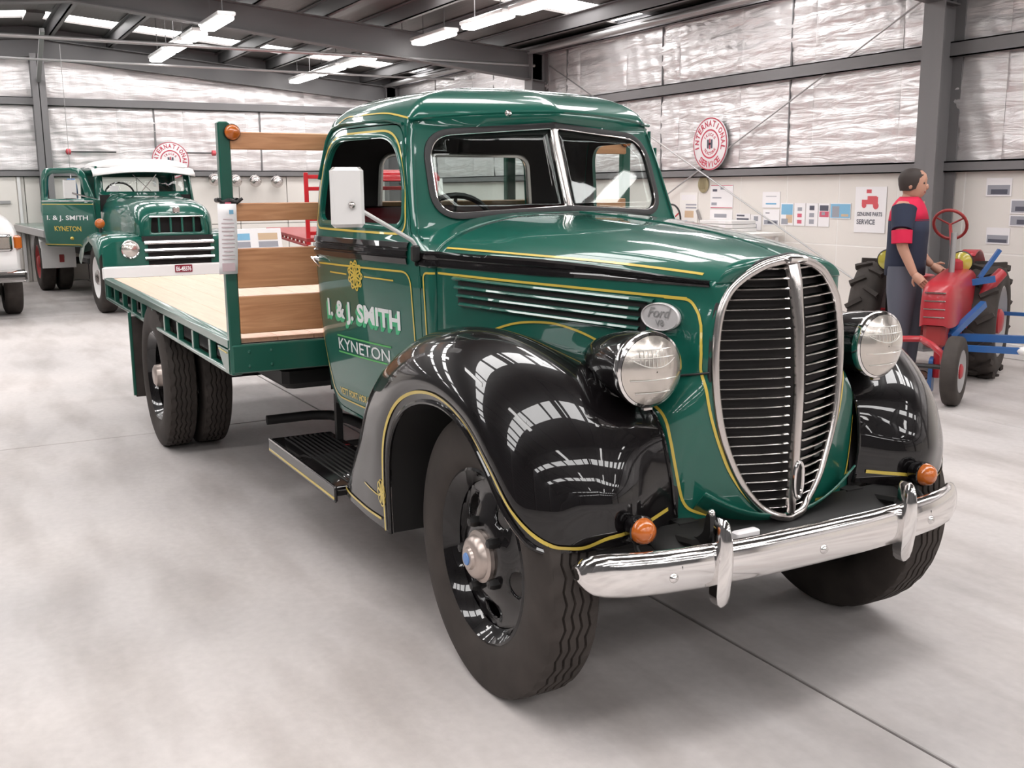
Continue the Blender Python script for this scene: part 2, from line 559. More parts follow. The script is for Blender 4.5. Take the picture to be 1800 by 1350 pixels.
def plate(mb, outer, holes, step, fn):
    """sheet with cut-outs: CDT of a 2-D outline with holes, lifted by fn(u, v) -> 3-D"""
    V = []; E = []
    for loop in [outer] + holes:
        n = len(V); k = len(loop)
        V += [Vector(p) for p in loop]; E += [(n + i, n + (i + 1) % k) for i in range(k)]
    xs = [p[0] for p in outer]; ys = [p[1] for p in outer]
    y = min(ys) + step / 2
    while y < max(ys):
        x = min(xs) + step / 2
        while x < max(xs):
            if in_poly((x, y), outer) and not any(in_poly((x, y), h) for h in holes):
                if all(min((Vector((x, y)) - v).length for v in V[:sum(len(l) for l in [outer] + holes)]) > step * .35 for _ in (0,)):
                    V.append(Vector((x, y)))
            x += step
        y += step
    r = delaunay_2d_cdt(V, E, [], 0, 1e-6)
    fs = []
    for f in r[2]:
        c = sum((r[0][i] for i in f), Vector((0, 0))) / len(f)
        if in_poly(c, outer) and not any(in_poly(c, h) for h in holes): fs.append(tuple(f))
    return mb._add([fn(p[0], p[1]) for p in r[0]], fs)

def boolean(a, b, op):
    """evaluate a mesh boolean and return the result as a new mesh"""
    md = a.modifiers.new('cut', 'BOOLEAN'); md.operation = op; md.object = b; md.solver = 'EXACT'; md.use_hole_tolerant = True
    dg = bpy.context.evaluated_depsgraph_get()
    me = bpy.data.meshes.new_from_object(a.evaluated_get(dg))
    a.modifiers.remove(md)
    return me

def finish(me, smooth=35):
    me.polygons.foreach_set('use_smooth', [True] * len(me.polygons))
    me.set_sharp_from_angle(angle=math.radians(smooth)); me.update()
    return me
# ================================================================== THE SHED
XB, XF, YR, YL, RIDGE = -17.6, 18.4, 6.35, -7.35, -0.5
def roof_z(y): return 4.382 - 0.085 * abs(y - RIDGE)
FRAMES = (-17.42, -11.55, -4.08, 3.40, 10.9)
SKY_X = (-16.2, -13.2, -9.3, -6.3, -1.9, 1.2, 5.6, 8.7, 13.1, 16.2)
SKY_W = 0.78

# ---- floor
floor = MB().span((XB - .2, YL - .2, -0.25), (XF + .2, YR + .2, -0.012)).build('floor', M['joint'])
tag(floor, 'pale concrete shed floor in big slabs', kind='structure')
xs = [XB, -11.7, -4.2, 3.3, 10.8, XF]; ys = [YL, -3.6, 0.12, 3.9, YR]
for i in range(5):
    for j in range(4):
        g = 0.006
        MB().bevel_box(((xs[i] + xs[i + 1]) / 2, (ys[j] + ys[j + 1]) / 2, -0.006),
                       (xs[i + 1] - xs[i] - 2 * g, ys[j + 1] - ys[j] - 2 * g, 0.012), 0.003).build('slab', M['concrete'], floor, smooth=0)

def foil_sheet(mb, o, du, dn, w, top0, top1, z0, nu, nv, seed, amp=0.02):
    """hanging foil blanket: quilted and crinkled sheet; o = lower corner, du = along, dn = towards the room"""
    rng = random.Random(seed)
    ph = [rng.uniform(0, 6.3) for _ in range(8)]
    fr = [rng.uniform(.7, 1.4) for _ in range(4)]
    P = []
    for i in range(nu + 1):
        row = []; u = i / nu * w
        zt = top0 + (top1 - top0) * i / nu
        for j in range(nv + 1):
            z = z0 + (zt - z0) * j / nv
            q = abs(math.sin(PI * (z + .015 * math.sin(9 * u * fr[0] + ph[0])) / 0.17)) ** 0.6
            d = amp * (0.75 * q + 0.6 * math.sin(7 * z * fr[1] + 2.1 * u + ph[1]) * math.sin(3.3 * u * fr[2] + ph[2])
                       + 0.3 * math.sin(21 * u * fr[3] + 8 * z + ph[3]) + rng.uniform(-.22, .22))
            if i in (0, nu) or j in (0, nv): d *= 0.2
            row.append((o[0] + du[0] * u + dn[0] * (d + .02), o[1] + du[1] * u + dn[1] * (d + .02), z))
        P.append(row)
    return mb.grid(P)

# ---- right-hand wall
wall_r = MB().span((XB, YR, 0), (XF, YR + .15, 3.86)).build('wall_right', M['girt'])
tag(wall_r, 'long side wall, cream panels below and silver foil above', kind='structure')
x = XB + 0.06
px_edges = [XB + .02]
e = -17.1
while e < XF:
    px_edges.append(e); e += 0.78
px_edges.append(XF - .02)
# panel edges run through the joints seen in the wall (x = -6.99, -6.21, -5.43, -4.65)
off = (-6.99 - px_edges[1]) % 0.78
px_edges = [XB + .02] + [v + off for v in px_edges[1:-1] if v + off < XF - .1] + [XF - .02]
for a, b in zip(px_edges[:-1], px_edges[1:]):
    for z0, z1 in ((0.0, .935), (.945, 1.70)):
        MB().bevel_box(((a + b) / 2, YR - .018, (z0 + z1) / 2), (b - a - .010, .04, z1 - z0), .003).build('wall_panel', M['panel'], wall_r, smooth=0)
MB().span((XB, YR - .036, 0), (XF, YR - .002, 1.7)).build('joint_strip', M['panel_gap'], wall_r)
for z, h, d in ((1.735, .10, .10), (2.80, .14, .12), (3.68, .16, .14)):
    g = MB(); g.span((XB, YR - d, z - h / 2), (XF, YR, z - h / 2 + .012)); g.span((XB, YR - d, z + h / 2 - .012), (XF, YR, z + h / 2))
    g.span((XB, YR - d, z - h / 2), (XF, YR - d + .012, z + h / 2)); g.build('girt', M['girt'], wall_r)
k = 0
u = XB
while u < XF - .1:
    w = min(1.175, XF - u)
    fine = u > -13 and u < -2
    for z0, z1 in ((1.79, 2.73), (2.87, 3.60)):
        foil_sheet(MB(), (u, YR - .03), (1, 0), (0, -1), w, z1, z1, z0, 34 if fine else 14, 26 if fine else 12, 100 + k).build('foil_sheet', M['foil_x'], wall_r, smooth=60); k += 1
    u += 1.175
for i, u in enumerate((-15.6, -13.25, -10.9, -8.55, -6.2, -1.5, .85, 3.2, 5.5)):
    MB().span((u - .010, YR - .07, 1.78), (u + .010, YR - .04, 3.6)).build('wall_strut', M['girt'], wall_r)
for fx in FRAMES:
    c = MB(); hw, hd, t = .115, .15, .014
    c.span((fx - hw, YR - .36, 0), (fx + hw, YR - .36 + t, 3.6)); c.span((fx - hw, YR - .06 - t, 0), (fx + hw, YR - .06, 3.6))
    c.span((fx - t / 2, YR - .36, 0), (fx + t / 2, YR - .06, 3.6)); c.span((fx - hw - .03, YR - .38, 0), (fx + hw + .03, YR - .05, .02))
    c.build('column', M['girt'], wall_r, smooth=0)
for p, q in (((-4.3, 6.24, 3.35), (-11.3, 6.24, .10)), ((-4.3, 6.22, .25), (-11.3, 6.22, 3.4))):
    MB().cyl(p, q, .009, n=6).build('brace_rod', M['steel'], wall_r)
tag(MB().bevel_box(((XB + XF) / 2, YR - .045, .07), (XF - XB, .02, .14), .006).build('baseboard_right', M['white'], smooth=0),
    'white skirting along the foot of the panelled side wall', kind='structure')

# ---- back wall
wall_b = MB().span((XB - .15, YL, 0), (XB, YR + .15, 3.4)).build('wall_back', M['girt'])
MB2 = MB().prism([(YL, 3.4), (YR, 3.4), (YR, roof_z(YR)), (RIDGE, roof_z(RIDGE)), (YL, roof_z(YL))], lambda a, b, d: (d, a, b), XB - .15, XB)
MB2.build('gable', M['girt'], wall_b, smooth=0)
tag(wall_b, 'far end wall, cream panels below and silver foil above', kind='structure')
y = YL
while y < YR - .1:
    w = min(.94, YR - y)
    for z0, z1 in ((0, .935), (.945, 1.84)):
        MB().bevel_box((XB + .018, y + w / 2, (z0 + z1) / 2), (.04, w - .012, z1 - z0), .006).build('wall_panel', M['panel'], wall_b, smooth=0)
    y += .94
for z, h, d in ((1.89, .11, .10), (3.12, .14, .12)):
    g = MB(); g.span((XB, YL, z - h / 2), (XB + d, YR, z - h / 2 + .012)); g.span((XB, YL, z + h / 2 - .012), (XB + d, YR, z + h / 2))
    g.span((XB + d - .012, YL, z - h / 2), (XB + d, YR, z + h / 2)); g.build('girt', M['girt'], wall_b)
y = YL
while y < YR - .1:
    w = min(1.17, YR - y)
    foil_sheet(MB(), (XB + .03, y), (0, 1), (1, 0), w, 3.05, 3.05, 1.95, 18, 22, 300 + k).build('foil_sheet', M['foil_y'], wall_b, smooth=60); k += 1
    foil_sheet(MB(), (XB + .03, y), (0, 1), (1, 0), w, roof_z(y) - .2, roof_z(y + w) - .2, 3.19, 18, 14, 300 + k).build('foil_sheet', M['foil_y'], wall_b, smooth=60); k += 1
    y += 1.17
for yy in (1.49, 3.45, -2.4, -4.4):
    MB().span((XB + .05, yy - .015, 1.94), (XB + .08, yy + .015, 3.05)).build('wall_strut', M['girt'], wall_b)
for yy in (-.42, -4.0):
    c = MB(); hw, t = .11, .014
    c.span((XB + .34 - t, yy - hw, 0), (XB + .34, yy + hw, 3.9)); c.span((XB + .06, yy - hw, 0), (XB + .06 + t, yy + hw, 3.9)); c.span((XB + .06, yy - t / 2, 0), (XB + .34, yy + t / 2, 3.9))
    c.build('column', M['girt'], wall_b, smooth=0)
MB().bar((XB + .35, -.42, 3.45), (XB + 1.7, -.42, 4.1), .07, .07).build('knee_brace', M['galv'], wall_b)

# ---- the two walls behind and beside the photographer: unseen dark ribbed panels added to darken the paint reflections, and steel posts
wall_l = MB().span((XB, YL - .15, 0), (XF, YL, 3.9)).build('wall_left', M['dark_panel']); tag(wall_l, 'side wall out of view with added dark grey ribbed panels', kind='structure')
for i, x in enumerate(np.arange(XB + 1.9, XF - 1, 3.75)):
    P = [[(x - 1.7, YL + .04 + .02 * (k % 2), .02 + .09 * k), (x + 1.7, YL + .04 + .02 * (k % 2), .02 + .09 * k)] for k in range(34)]
    MB().grid(P).build('added_dark_panel', M['dark_panel'], wall_l, smooth=0)
    MB().span((x + 1.76, YL, 0), (x + 1.98, YL + .25, 3.7)).build('column', M['girt'], wall_l, smooth=0)
wall_f = MB().span((XF, YL, 0), (XF + .15, YR + .15, 3.4)).build('wall_front', M['dark_panel']); tag(wall_f, 'end wall behind the photographer with added dark grey ribbed panels', kind='structure')
MB().prism([(YL, 3.4), (YR, 3.4), (YR, roof_z(YR)), (RIDGE, roof_z(RIDGE)), (YL, roof_z(YL))], lambda a, b, d: (d, a, b), XF, XF + .15).build('gable', M['dark_panel'], wall_f, smooth=0)
for y in (-4.2, -.5, 3.2):
    P = [[(XF - .04 - .02 * (k % 2), y - 1.6, .02 + .09 * k), (XF - .04 - .02 * (k % 2), y + 1.6, .02 + .09 * k)] for k in range(34)]
    MB().grid(P).build('added_dark_panel', M['dark_panel'], wall_f, smooth=0)

# ---- ceiling: roof sheets between the skylights, purlins and rafters
edges = [XB - .15]
for sx in SKY_X: edges += [sx - SKY_W / 2, sx + SKY_W / 2]
edges.append(XF + .15)
ceil = MB()
for a, b in zip(edges[0::2], edges[1::2]):
    for ya, yb in ((YL - .15, RIDGE), (RIDGE, YR + .15)):
        za, zb = roof_z(ya), roof_z(yb)
        ceil._add([(a, ya, za), (b, ya, za), (b, yb, zb), (a, yb, zb), (a, ya, za + .04), (b, ya, za + .04), (b, yb, zb + .04), (a, yb, zb + .04)],
                  [(0, 1, 2, 3), (7, 6, 5, 4), (0, 4, 5, 1), (1, 5, 6, 2), (2, 6, 7, 3), (3, 7, 4, 0)])
ceil = ceil.build('ceiling', M['roof'], smooth=0)
tag(ceil, 'grey pitched shed roof with steel purlins and rafters', kind='structure')
for n, sx in enumerate(SKY_X):
    s = MB()
    for ya, yb in ((YL + .05, RIDGE - .12), (RIDGE + .12, YR - .05)):
        za, zb = roof_z(ya) + .03, roof_z(yb) + .03
        a, b = sx - SKY_W / 2 - .02, sx + SKY_W / 2 + .02
        s._add([(a, ya, za), (b, ya, za), (b, yb, zb), (a, yb, zb)], [(0, 3, 2, 1)])
    r = MB()
    za, zb = roof_z(RIDGE) - .01, 0
    o = s.build('window_%d' % (n + 1), M['skylight'], smooth=0)
    tag(o, ['bright translucent skylight strip nearest the far end wall', 'second bright skylight strip from the far end wall', 'third bright skylight strip from the far end wall',
            'fourth skylight strip from the far end wall', 'skylight strip above the green flatbed cab', 'skylight strip above the green flatbed nose', 'skylight strip just behind the photographer', 'second skylight strip behind the photographer', 'third skylight strip behind the photographer', 'skylight strip nearest the front end wall'][n], kind='structure')
    MB().span((sx - SKY_W / 2 - .05, RIDGE - .14, roof_z(RIDGE) - .05), (sx + SKY_W / 2 + .05, RIDGE + .14, roof_z(RIDGE) + .05)).build('ridge_cap', M['roof'], ceil, smooth=0)
for py in [-.22, .78, 1.78, 2.75, 3.65, 4.6, 5.55, -1.22, -2.22, -3.2, -4.2, -5.2, -6.2]:
    z = roof_z(py)
    p = MB(); p.span((XB, py - .012, z - .20), (XF, py + .012, z - .01)); p.span((XB, py - .012, z - .20), (XF, py + .07, z - .19)); p.span((XB, py - .07, z - .02), (XF, py + .012, z - .01))
    p.build('purlin', M['rafter'], ceil, smooth=0)
for fx in FRAMES:
    for s in (-1, 1):
        ye = YR - .12 if s > 0 else YL + .12
        z0, z1 = roof_z(RIDGE) - .21, roof_z(ye) - .21
        r = MB(); t = .016
        zb0, zb1 = z0 - .32, z1 - (.42 if fx > -17 else .33)
        for (a0, b0, a1, b1, hw) in ((zb0, zb0 + t, zb1, zb1 + t, .09), (z0 - t, z0, z1 - t, z1, .09), (zb0, z0, zb1, z1, .007)):
            vs = [(fx + q * hw, yy, z) for (yy, lo, hi) in ((RIDGE, a0, b0), (ye, a1, b1)) for q, z in ((-1, lo), (1, lo), (1, hi), (-1, hi))]
            r._add(vs, [(0, 1, 2, 3), (7, 6, 5, 4), (0, 4, 5, 1), (1, 5, 6, 2), (2, 6, 7, 3), (3, 7, 4, 0)])
        r.build('rafter', M['rafter'], ceil, smooth=0)
MB().cyl((-11.55, -6.6, 3.42), (-11.55, 6.1, 3.42), .025, n=10).build('tie_pipe', M['galv'], ceil)
MB().cyl((-14.6, -6.6, 3.5), (-14.6, 6.2, 3.5), .018, n=8).build('tie_pipe', M['galv'], ceil)
MB().cyl((XB, 6.0, 3.62), (XF, 6.0, 3.62), .04, n=10).build('eave_pipe', M['galv'], ceil)

# ---- fluorescent battens
def batten(x0, x1, y, z, label):
    t = tag(empty('fluorescent_batten', ((x0 + x1) / 2, y, z)), label, 'ceiling light', 'fluorescent battens under the roof')
    L = x1 - x0
    MB().bevel_box((0, 0, .05), (L, .22, .05), .01).build('housing', M['white'], t, smooth=0)
    MB().bevel_box((0, 0, .0), (L - .04, .19, .05), .015).build('diffuser', M['tube'], t, smooth=0)
    for s in (-1, 1):
        MB().cyl((s * L * .3, 0, .07), (s * L * .3, 0, roof_z(y) - z - .03), .006, n=6).build('hanger', M['rafter'], t)
ords = ['first', 'second', 'third', 'fourth', 'fifth', 'sixth', 'seventh', 'eighth', 'ninth', 'tenth', 'eleventh', 'twelfth', 'thirteenth', 'fourteenth']
front_run = [(x, x + 1.2) for x in (-5.5, -2.6, .3, 3.2, 6.1, 9.0)]
for y, zz, what, xsr in ((4.05, 3.6, 'in the row along the right side wall', [(-17.2, -15.95), (-15.8, -14.5), (-14.3, -13.1), (-12.75, -11.65), (-11.35, -10.2), (-9.75, -8.6), (-8.45, -7.3)]),
                         (1.10, 3.6, 'in the middle roof row', [(-14.9, -13.75), (-13.6, -12.6), (-12.4, -11.65), (-11.3, -10.25), (-8.4, -7.2)]),
                         (-2.4, 3.6, 'in the leftmost roof row', [(-14.9, -13.7), (-8.4, -7.2)])):
    for i, (a, b) in enumerate(xsr + front_run):
        batten(a, b, y, zz, 'fluorescent batten %s, %s from far wall' % (what, ords[i]))
# ================================================================== GREEN FLATBED TRUCK
# origin: on the floor below the front axle, +x forward, right side of the truck is -y
truck = tag(empty('flatbed_truck', (0, 0, 0)), 'restored dark green flatbed truck with black fenders and tall oval chrome grille', 'truck')

# ---- cab shell ---------------------------------------------------------------
def lerp_table(t, x):
    if x <= t[0][0]: return np.array(t[0][1:])
    for a, b in zip(t[:-1], t[1:]):
        if x <= b[0]:
            k = (x - a[0]) / (b[0] - a[0]); return np.array(a[1:]) * (1 - k) + np.array(b[1:]) * k
    return np.array(t[-1][1:])
#          z     front x   v-depth  corner x   y front  y rear   x rear
CAB = [(0.600, -0.700, 0.00, -0.700, 0.595, 0.685, -1.70),
       (0.700, -0.700, 0.00, -0.700, 0.605, 0.705, -1.75),
       (1.000, -0.700, 0.00, -0.700, 0.612, 0.728, -1.78),
       (1.200, -0.700, 0.00, -0.700, 0.617, 0.738, -1.785),
       (1.310, -0.700, 0.00, -0.705, 0.620, 0.741, -1.785),
       (1.350, -0.712, 0.06, -0.780, 0.625, 0.738, -1.785),
       (1.390, -0.722, 0.12, -0.858, 0.624, 0.734, -1.783),
       (1.450, -0.744, 0.14, -0.890, 0.616, 0.729, -1.782),
       (1.550, -0.784, 0.14, -0.929, 0.604, 0.720, -1.778),
       (1.650, -0.824, 0.14, -0.966, 0.591, 0.706, -1.772),
       (1.740, -0.860, 0.14, -1.001, 0.576, 0.690, -1.762),
       (1.800, -0.880, 0.14, -1.018, 0.560, 0.672, -1.748)]
def cab_loop(z):
    xf, vd, xc, yf, yr, xr = lerp_table(CAB, z)
    A = np.array([xc, yf]); Rr = np.array([xr, yr]); F = np.array([xf, 0.0]); B = np.array([xr - .01, 0.0])
    up = min(1.0, max(0.0, (z - 1.31) / .09))
    ra, rb = .03, .13
    def fillet(a, p, b, ra1, ra2, n):
        da, db = (a - p) / np.linalg.norm(a - p), (b - p) / np.linalg.norm(b - p)
        s, e = p + da * ra1, p + db * ra2
        return [(1 - t) ** 2 * s + 2 * t * (1 - t) * p + t * t * e for t in np.linspace(0, 1, n)]
    f1 = fillet(F, A, Rr, ra, ra * 1.15, 11); f2 = fillet(A, Rr, B, rb * 1.4, rb, 11)
    side = [f1[-1] + (f2[0] - f1[-1]) * t for t in np.linspace(0, 1, 31)]
    for i, t in enumerate(np.linspace(0, 1, 31)): side[i] = side[i] + np.array([0, .014 * math.sin(PI * t)])
    half = [F + (f1[0] - F) * t for t in np.linspace(0, 1, 15)][:-1] + f1 + side[1:-1] + f2 + [f2[-1] + (B - f2[-1]) * t for t in np.linspace(0, 1, 13)][1:]
    # slight bow of the windscreen panels
    other = [np.array([p[0], -p[1]]) for p in reversed(half[1:-1])]
    return [(p[0], p[1], z) for p in half + other]
zrow = list(np.arange(.60, 1.30, .05)) + [1.30, 1.31, 1.33, 1.35, 1.37, 1.39, 1.42] + list(np.arange(1.45, 1.80, .025)) + [1.80]
rows = [cab_loop(z) for z in zrow]
base = np.array(rows[-1]); ctr = np.array([-1.36, 0, 0])
roofprof = [(1.822, .990, .020), (1.842, .972, .030), (1.862, .945, .030), (1.882, .905, .026), (1.902, .85, .02), (1.920, .775, .014), (1.936, .68, .01),
            (1.950, .56, .0), (1.960, .43, 0), (1.967, .29, 0), (1.971, .15, 0), (1.972, .03, 0)]
for z, s, fwd in roofprof:
    L = (base - ctr) * np.array([s, s, 0]) + ctr
    L[:, 2] = z
    # the front of the roof overhangs the windscreen a little
    fr = np.clip((base[:, 0] + 1.05) / .17, 0, 1)
    L[:, 0] += fr * fwd
    rows.append([tuple(p) for p in L])
shell = MB().grid(rows, closed_v=True)
n0 = len(zrow) + len(roofprof) - 1; nb = len(rows[0])
shell.f.append(tuple(range(n0 * nb, n0 * nb + nb)))
shell_o = shell.build('cab_shell', M['green'], None); shell_o.data.materials.append(M['dark'])
md = shell_o.modifiers.new('thickness', 'SOLIDIFY'); md.thickness = .016; md.offset = -1; md.material_offset = 1
dg = bpy.context.evaluated_depsgraph_get()
solid_me = bpy.data.meshes.new_from_object(shell_o.evaluated_get(dg))
shell_o.modifiers.clear(); shell_o.data = solid_me

def cutter(poly, axis, d0, d1):
    fn = (lambda a, b, d: (a, d, b)) if axis == 'y' else (lambda a, b, d: (d, a, b))
    return MB().prism(poly, fn, d0, d1).build('cutter', None, None, smooth=0)
SIDE_WIN = rounded([(-1.64, 1.43), (-1.60, 1.752), (-1.10, 1.752), (-.985, 1.60), (-.945, 1.425)], [.05, .11, .13, .10, .05], 8)
WS = rounded([(0, 1.487), (.512, 1.460), (.500, 1.756), (0, 1.788), (-.500, 1.756), (-.512, 1.460)], [.02, .09, .10, .02, .10, .09], 8)
RW = rounded([(-.39, 1.40), (.39, 1.40), (.37, 1.705), (-.37, 1.705)], .06, 8)
cuts = [cutter(SIDE_WIN, 'y', -1, 1), cutter(WS, 'x', -1.2, -.5), cutter(RW, 'x', -2, -1.6)]
for c in cuts:
    shell_o.data = boolean(shell_o, c, 'DIFFERENCE')
DOOR = rounded([(-1.725, 1.33), (-1.715, .80), (-1.615, .628), (-1.20, .605), (-.79, .605), (-.782, 1.315), (-.876, 1.39), (-.946, 1.55), (-1.018, 1.74), (-1.075, 1.800), (-1.61, 1.800), (-1.69, 1.60)],
               [.1, .1, .10, .02, .03, .03, .03, .05, .04, .05, .14, .1], 7)
def grow(poly, d):
    c = np.mean(np.array(poly), 0); out = []
    for i, p in enumerate(poly):
        a, b = np.array(poly[i - 1]), np.array(poly[(i + 1) % len(poly)])
        t = b - a; n = np.array([t[1], -t[0]]); n = n / (np.linalg.norm(n) + 1e-9)
        if n.dot(np.array(p) - c) < 0: n = -n
        out.append(tuple(np.array(p) + n * d))
    return out
dc = {}
for s in (-1, 1):
    a = cutter(DOOR, 'y', s * .53, s * 1.0)
    door_me = finish(boolean(shell_o, a, 'INTERSECT'))
    bpy.data.objects.remove(a)
    dc[s] = door_me
for s in (-1, 1):
    b = cutter(grow(DOOR, .005), 'y', s * .53, s * 1.0)
    shell_o.data = boolean(shell_o, b, 'DIFFERENCE'); bpy.data.objects.remove(b)
finish(shell_o.data)
for c in cuts: bpy.data.objects.remove(c)
shell_o.name = 'cab_body'; shell_o.parent = truck
cab = shell_o
for me in (cab.data, dc[-1], dc[1]):
    ix = [0] * len(me.polygons); me.polygons.foreach_get('material_index', ix)
    me.materials.clear(); me.materials.append(M['green']); me.materials.append(M['dark'])
    me.polygons.foreach_set('material_index', [1 if i == 1 else 0 for i in ix])
doors = {s: link(bpy.data.objects.new('door', dc[s]), truck) for s in (-1, 1)}
bv_door = {s: bvh_of(doors[s]) for s in doors}
bv_cab = bvh_of(cab, doors[-1], doors[1])

# ---- hood ---------------------------------------------------------------------
def grille_half(z):      # half width of the oval grille opening at height z
    t = [(.575, 0), (.585, .045), (.61, .088), (.65, .128), (.70, .163), (.78, .200), (.87, .228), (.98, .244), (1.08, .246), (1.16, .238), (1.22, .222), (1.27, .192), (1.305, .150), (1.33, .100), (1.342, .055), (1.349, 0)]
    return float(lerp_table(t, z)[0])
def grille_cx(z): return float(lerp_table([(.57, .498), (.70, .510), (.95, .516), (1.15, .505), (1.28, .486), (1.35, .462)], z)[0])
def grille_ex(z): return float(lerp_table([(.57, .485), (.62, .470), (.75, .447), (.95, .432), (1.15, .424), (1.27, .424), (1.35, .455)], z)[0])
def belt_y(x): return float(lerp_table([(-.95, .640), (-.70, .606), (-.40, .520), (-.10, .418), (.20, .316), (.36, .262), (.42, .238)], x)[0])
def belt_z(x): return float(lerp_table([(-.95, 1.31), (-.70, 1.308), (0, 1.298), (.42, 1.285)], x)[0])
def top_z(x): return float(lerp_table([(-1.0, 1.488), (-.72, 1.466), (-.40, 1.452), (-.11, 1.433), (.10, 1.413), (.233, 1.395), (.34, 1.376), (.42, 1.356), (.45, 1.347)], x)[0])
def hood_sec(x):
    yb, zb, zt = belt_y(x), belt_z(x), top_z(x); out = []
    for a in np.linspace(0, PI / 2, 22):
        out.append((x, -yb * math.cos(a) ** .80, zb + (zt - zb) * math.sin(a) ** 1.12))
    return out + [(p[0], -p[1], p[2]) for p in reversed(out[:-1])]
hood_x = list(np.linspace(-.688, .30, 34)) + [.33, .36, .385, .405, .42]
def hood_lip():
    out = []
    for a in np.linspace(0, PI / 2, 22):
        z = 1.283 + (1.3488 - 1.283) * math.sin(a) ** 1.12
        g = grille_half(z) * (1 if a < 1.5 else math.cos(a) / math.cos(1.5))
        out.append((grille_ex(z) * .8 + .2 * grille_cx(z) * (1 if a > 1.2 else 1) - .006, -g if a < PI / 2 - 1e-6 else 0.0, z + .004))
    return out + [(p[0], -p[1], p[2]) for p in reversed(out[:-1])]
hood = MB().grid([hood_sec(x) for x in hood_x] + [hood_lip()]).build('hood', M['green'], truck, solid=.008)
cowl = MB().grid([hood_sec(x) for x in np.linspace(-.905, -.694, 12)]).build('cowl', M['green'], truck, solid=.008)
hb = MB().grid([[(x, 0, top_z(x) + .001 + h) for h in (0, .004)] for x in np.linspace(-.68, .43, 30)])
MB().tube([(x, 0, top_z(x) + .001) for x in np.linspace(-.68, .43, 30)], .004, 6).build('hood_hinge', M['green'], hood)

# hood sides and nose (one pressing each side: runs from the cowl round to the grille edge)
def nose_row(z):
    ge, xe = grille_half(z), grille_ex(z)
    k = min(1.0, max(0.0, (1.10 - z) / .22)); k = k * k * (3 - 2 * k)     # 0 at the louvres, 1 beside the fenders
    q = min(1.0, max(0.0, (1.0 - z) / .40))
    yb = belt_y
    bulge = .010 * math.sin(PI * min(1, max(0, (1.29 - z) / .45)))
    def mx_(a, b): return a * (1 - k) + b * k
    pts = [(-.688, yb(-.688) - .02 * q), (-.40, yb(-.40) + bulge), (-.10, mx_(yb(-.10) + bulge, .43)), (.16, mx_(yb(.16) + bulge, .41)), (.30, mx_(yb(.30) + bulge * .6, .398))]
    pts += [(.375, max(ge + .040, mx_(yb(.375), .372))), (.414, max(ge + .022, mx_(.240, .315 - .03 * q)) if ge > .02 else .285), (xe, ge + .008)]
    c = crspline(pts, 6)
    return [(p[0], -p[1], z) for p in c]
zs = list(np.linspace(.56, .70, 8)) + list(np.linspace(.72, 1.29, 28))
side_panel = MB().grid([nose_row(z) for z in zs]).build('hood_side', M['green'], truck, solid=.006)
side_panel2 = mirrored(side_panel, truck)
chin = MB()
chin.grid([[(.487 - .03 * (abs(y) / .3) ** 2 - q * .05, y, .575 + .10 * (abs(y) / .3) ** 2 - q * .055) for y in np.linspace(-.30, .30, 17)] for q in (-.25, 0, .4, 1)])
chin.build('chin_panel', M['green'], truck, solid=.006)
bv_side = {-1: bvh_of(side_panel), 1: bvh_of(side_panel2)}
bv_hood = bvh_of(hood, cowl)
bv_nose = bvh_of(side_panel, side_panel2)

# black belt moulding along the hood and the cab
for s in (-1, 1):
    P = []
    for x in np.linspace(-.775, .40, 44):
        h = .030 + (.011 - .030) * max(0, (x + .2) / .6)
        y = belt_y(x) + (.016 if x < -.695 else 0); zc = belt_z(x) - .004
        P.append([(x, s * (y - .006), zc + h), (x, s * (y + .006), zc + h * .75), (x, s * (y + .007), zc + h * .25), (x, s * (y + .003), zc + h * .1), (x, s * (y + .003), zc - h * .1), (x, s * (y + .007), zc - h * .3), (x, s * (y + .006), zc - h * .75), (x, s * (y - .006), zc - h)])
    MB().grid(P).build('belt_moulding', M['black'], hood)
def belt_strip(bvh, parent, xs, s, z0, z1):
    P = []
    for x in xs:
        row = []
        for t, o in ((0, -.002), (.04, .007), (.28, .010), (.34, .003), (.38, .003), (.44, .010), (.60, .010), (.64, .003), (.68, .003), (.74, .010), (.96, .007), (1, -.002)):
            h = cast(bvh, 'y', x, z0 + (z1 - z0) * t, s, o)
            if h is None: h = cast(bvh, 'y', x, z0 + (z1 - z0) * t + .004, s, o)
            row.append(h)
        if all(r is not None for r in row): P.append(row)
    if len(P) > 1: MB().grid(P).build('belt_moulding', M['black'], parent)
for s in (-1, 1):
    belt_strip(bv_door[s], doors[s], np.linspace(-1.71, -.795, 30), s, 1.278, 1.362)
    belt_strip(bv_cab, cab, np.linspace(-1.772, -1.735, 4), s, 1.278, 1.362)
    MB().bevel_box((-.782, s * .640, 1.315), (.014, .016, .075), .005).build('belt_clip', M['black'], cab)

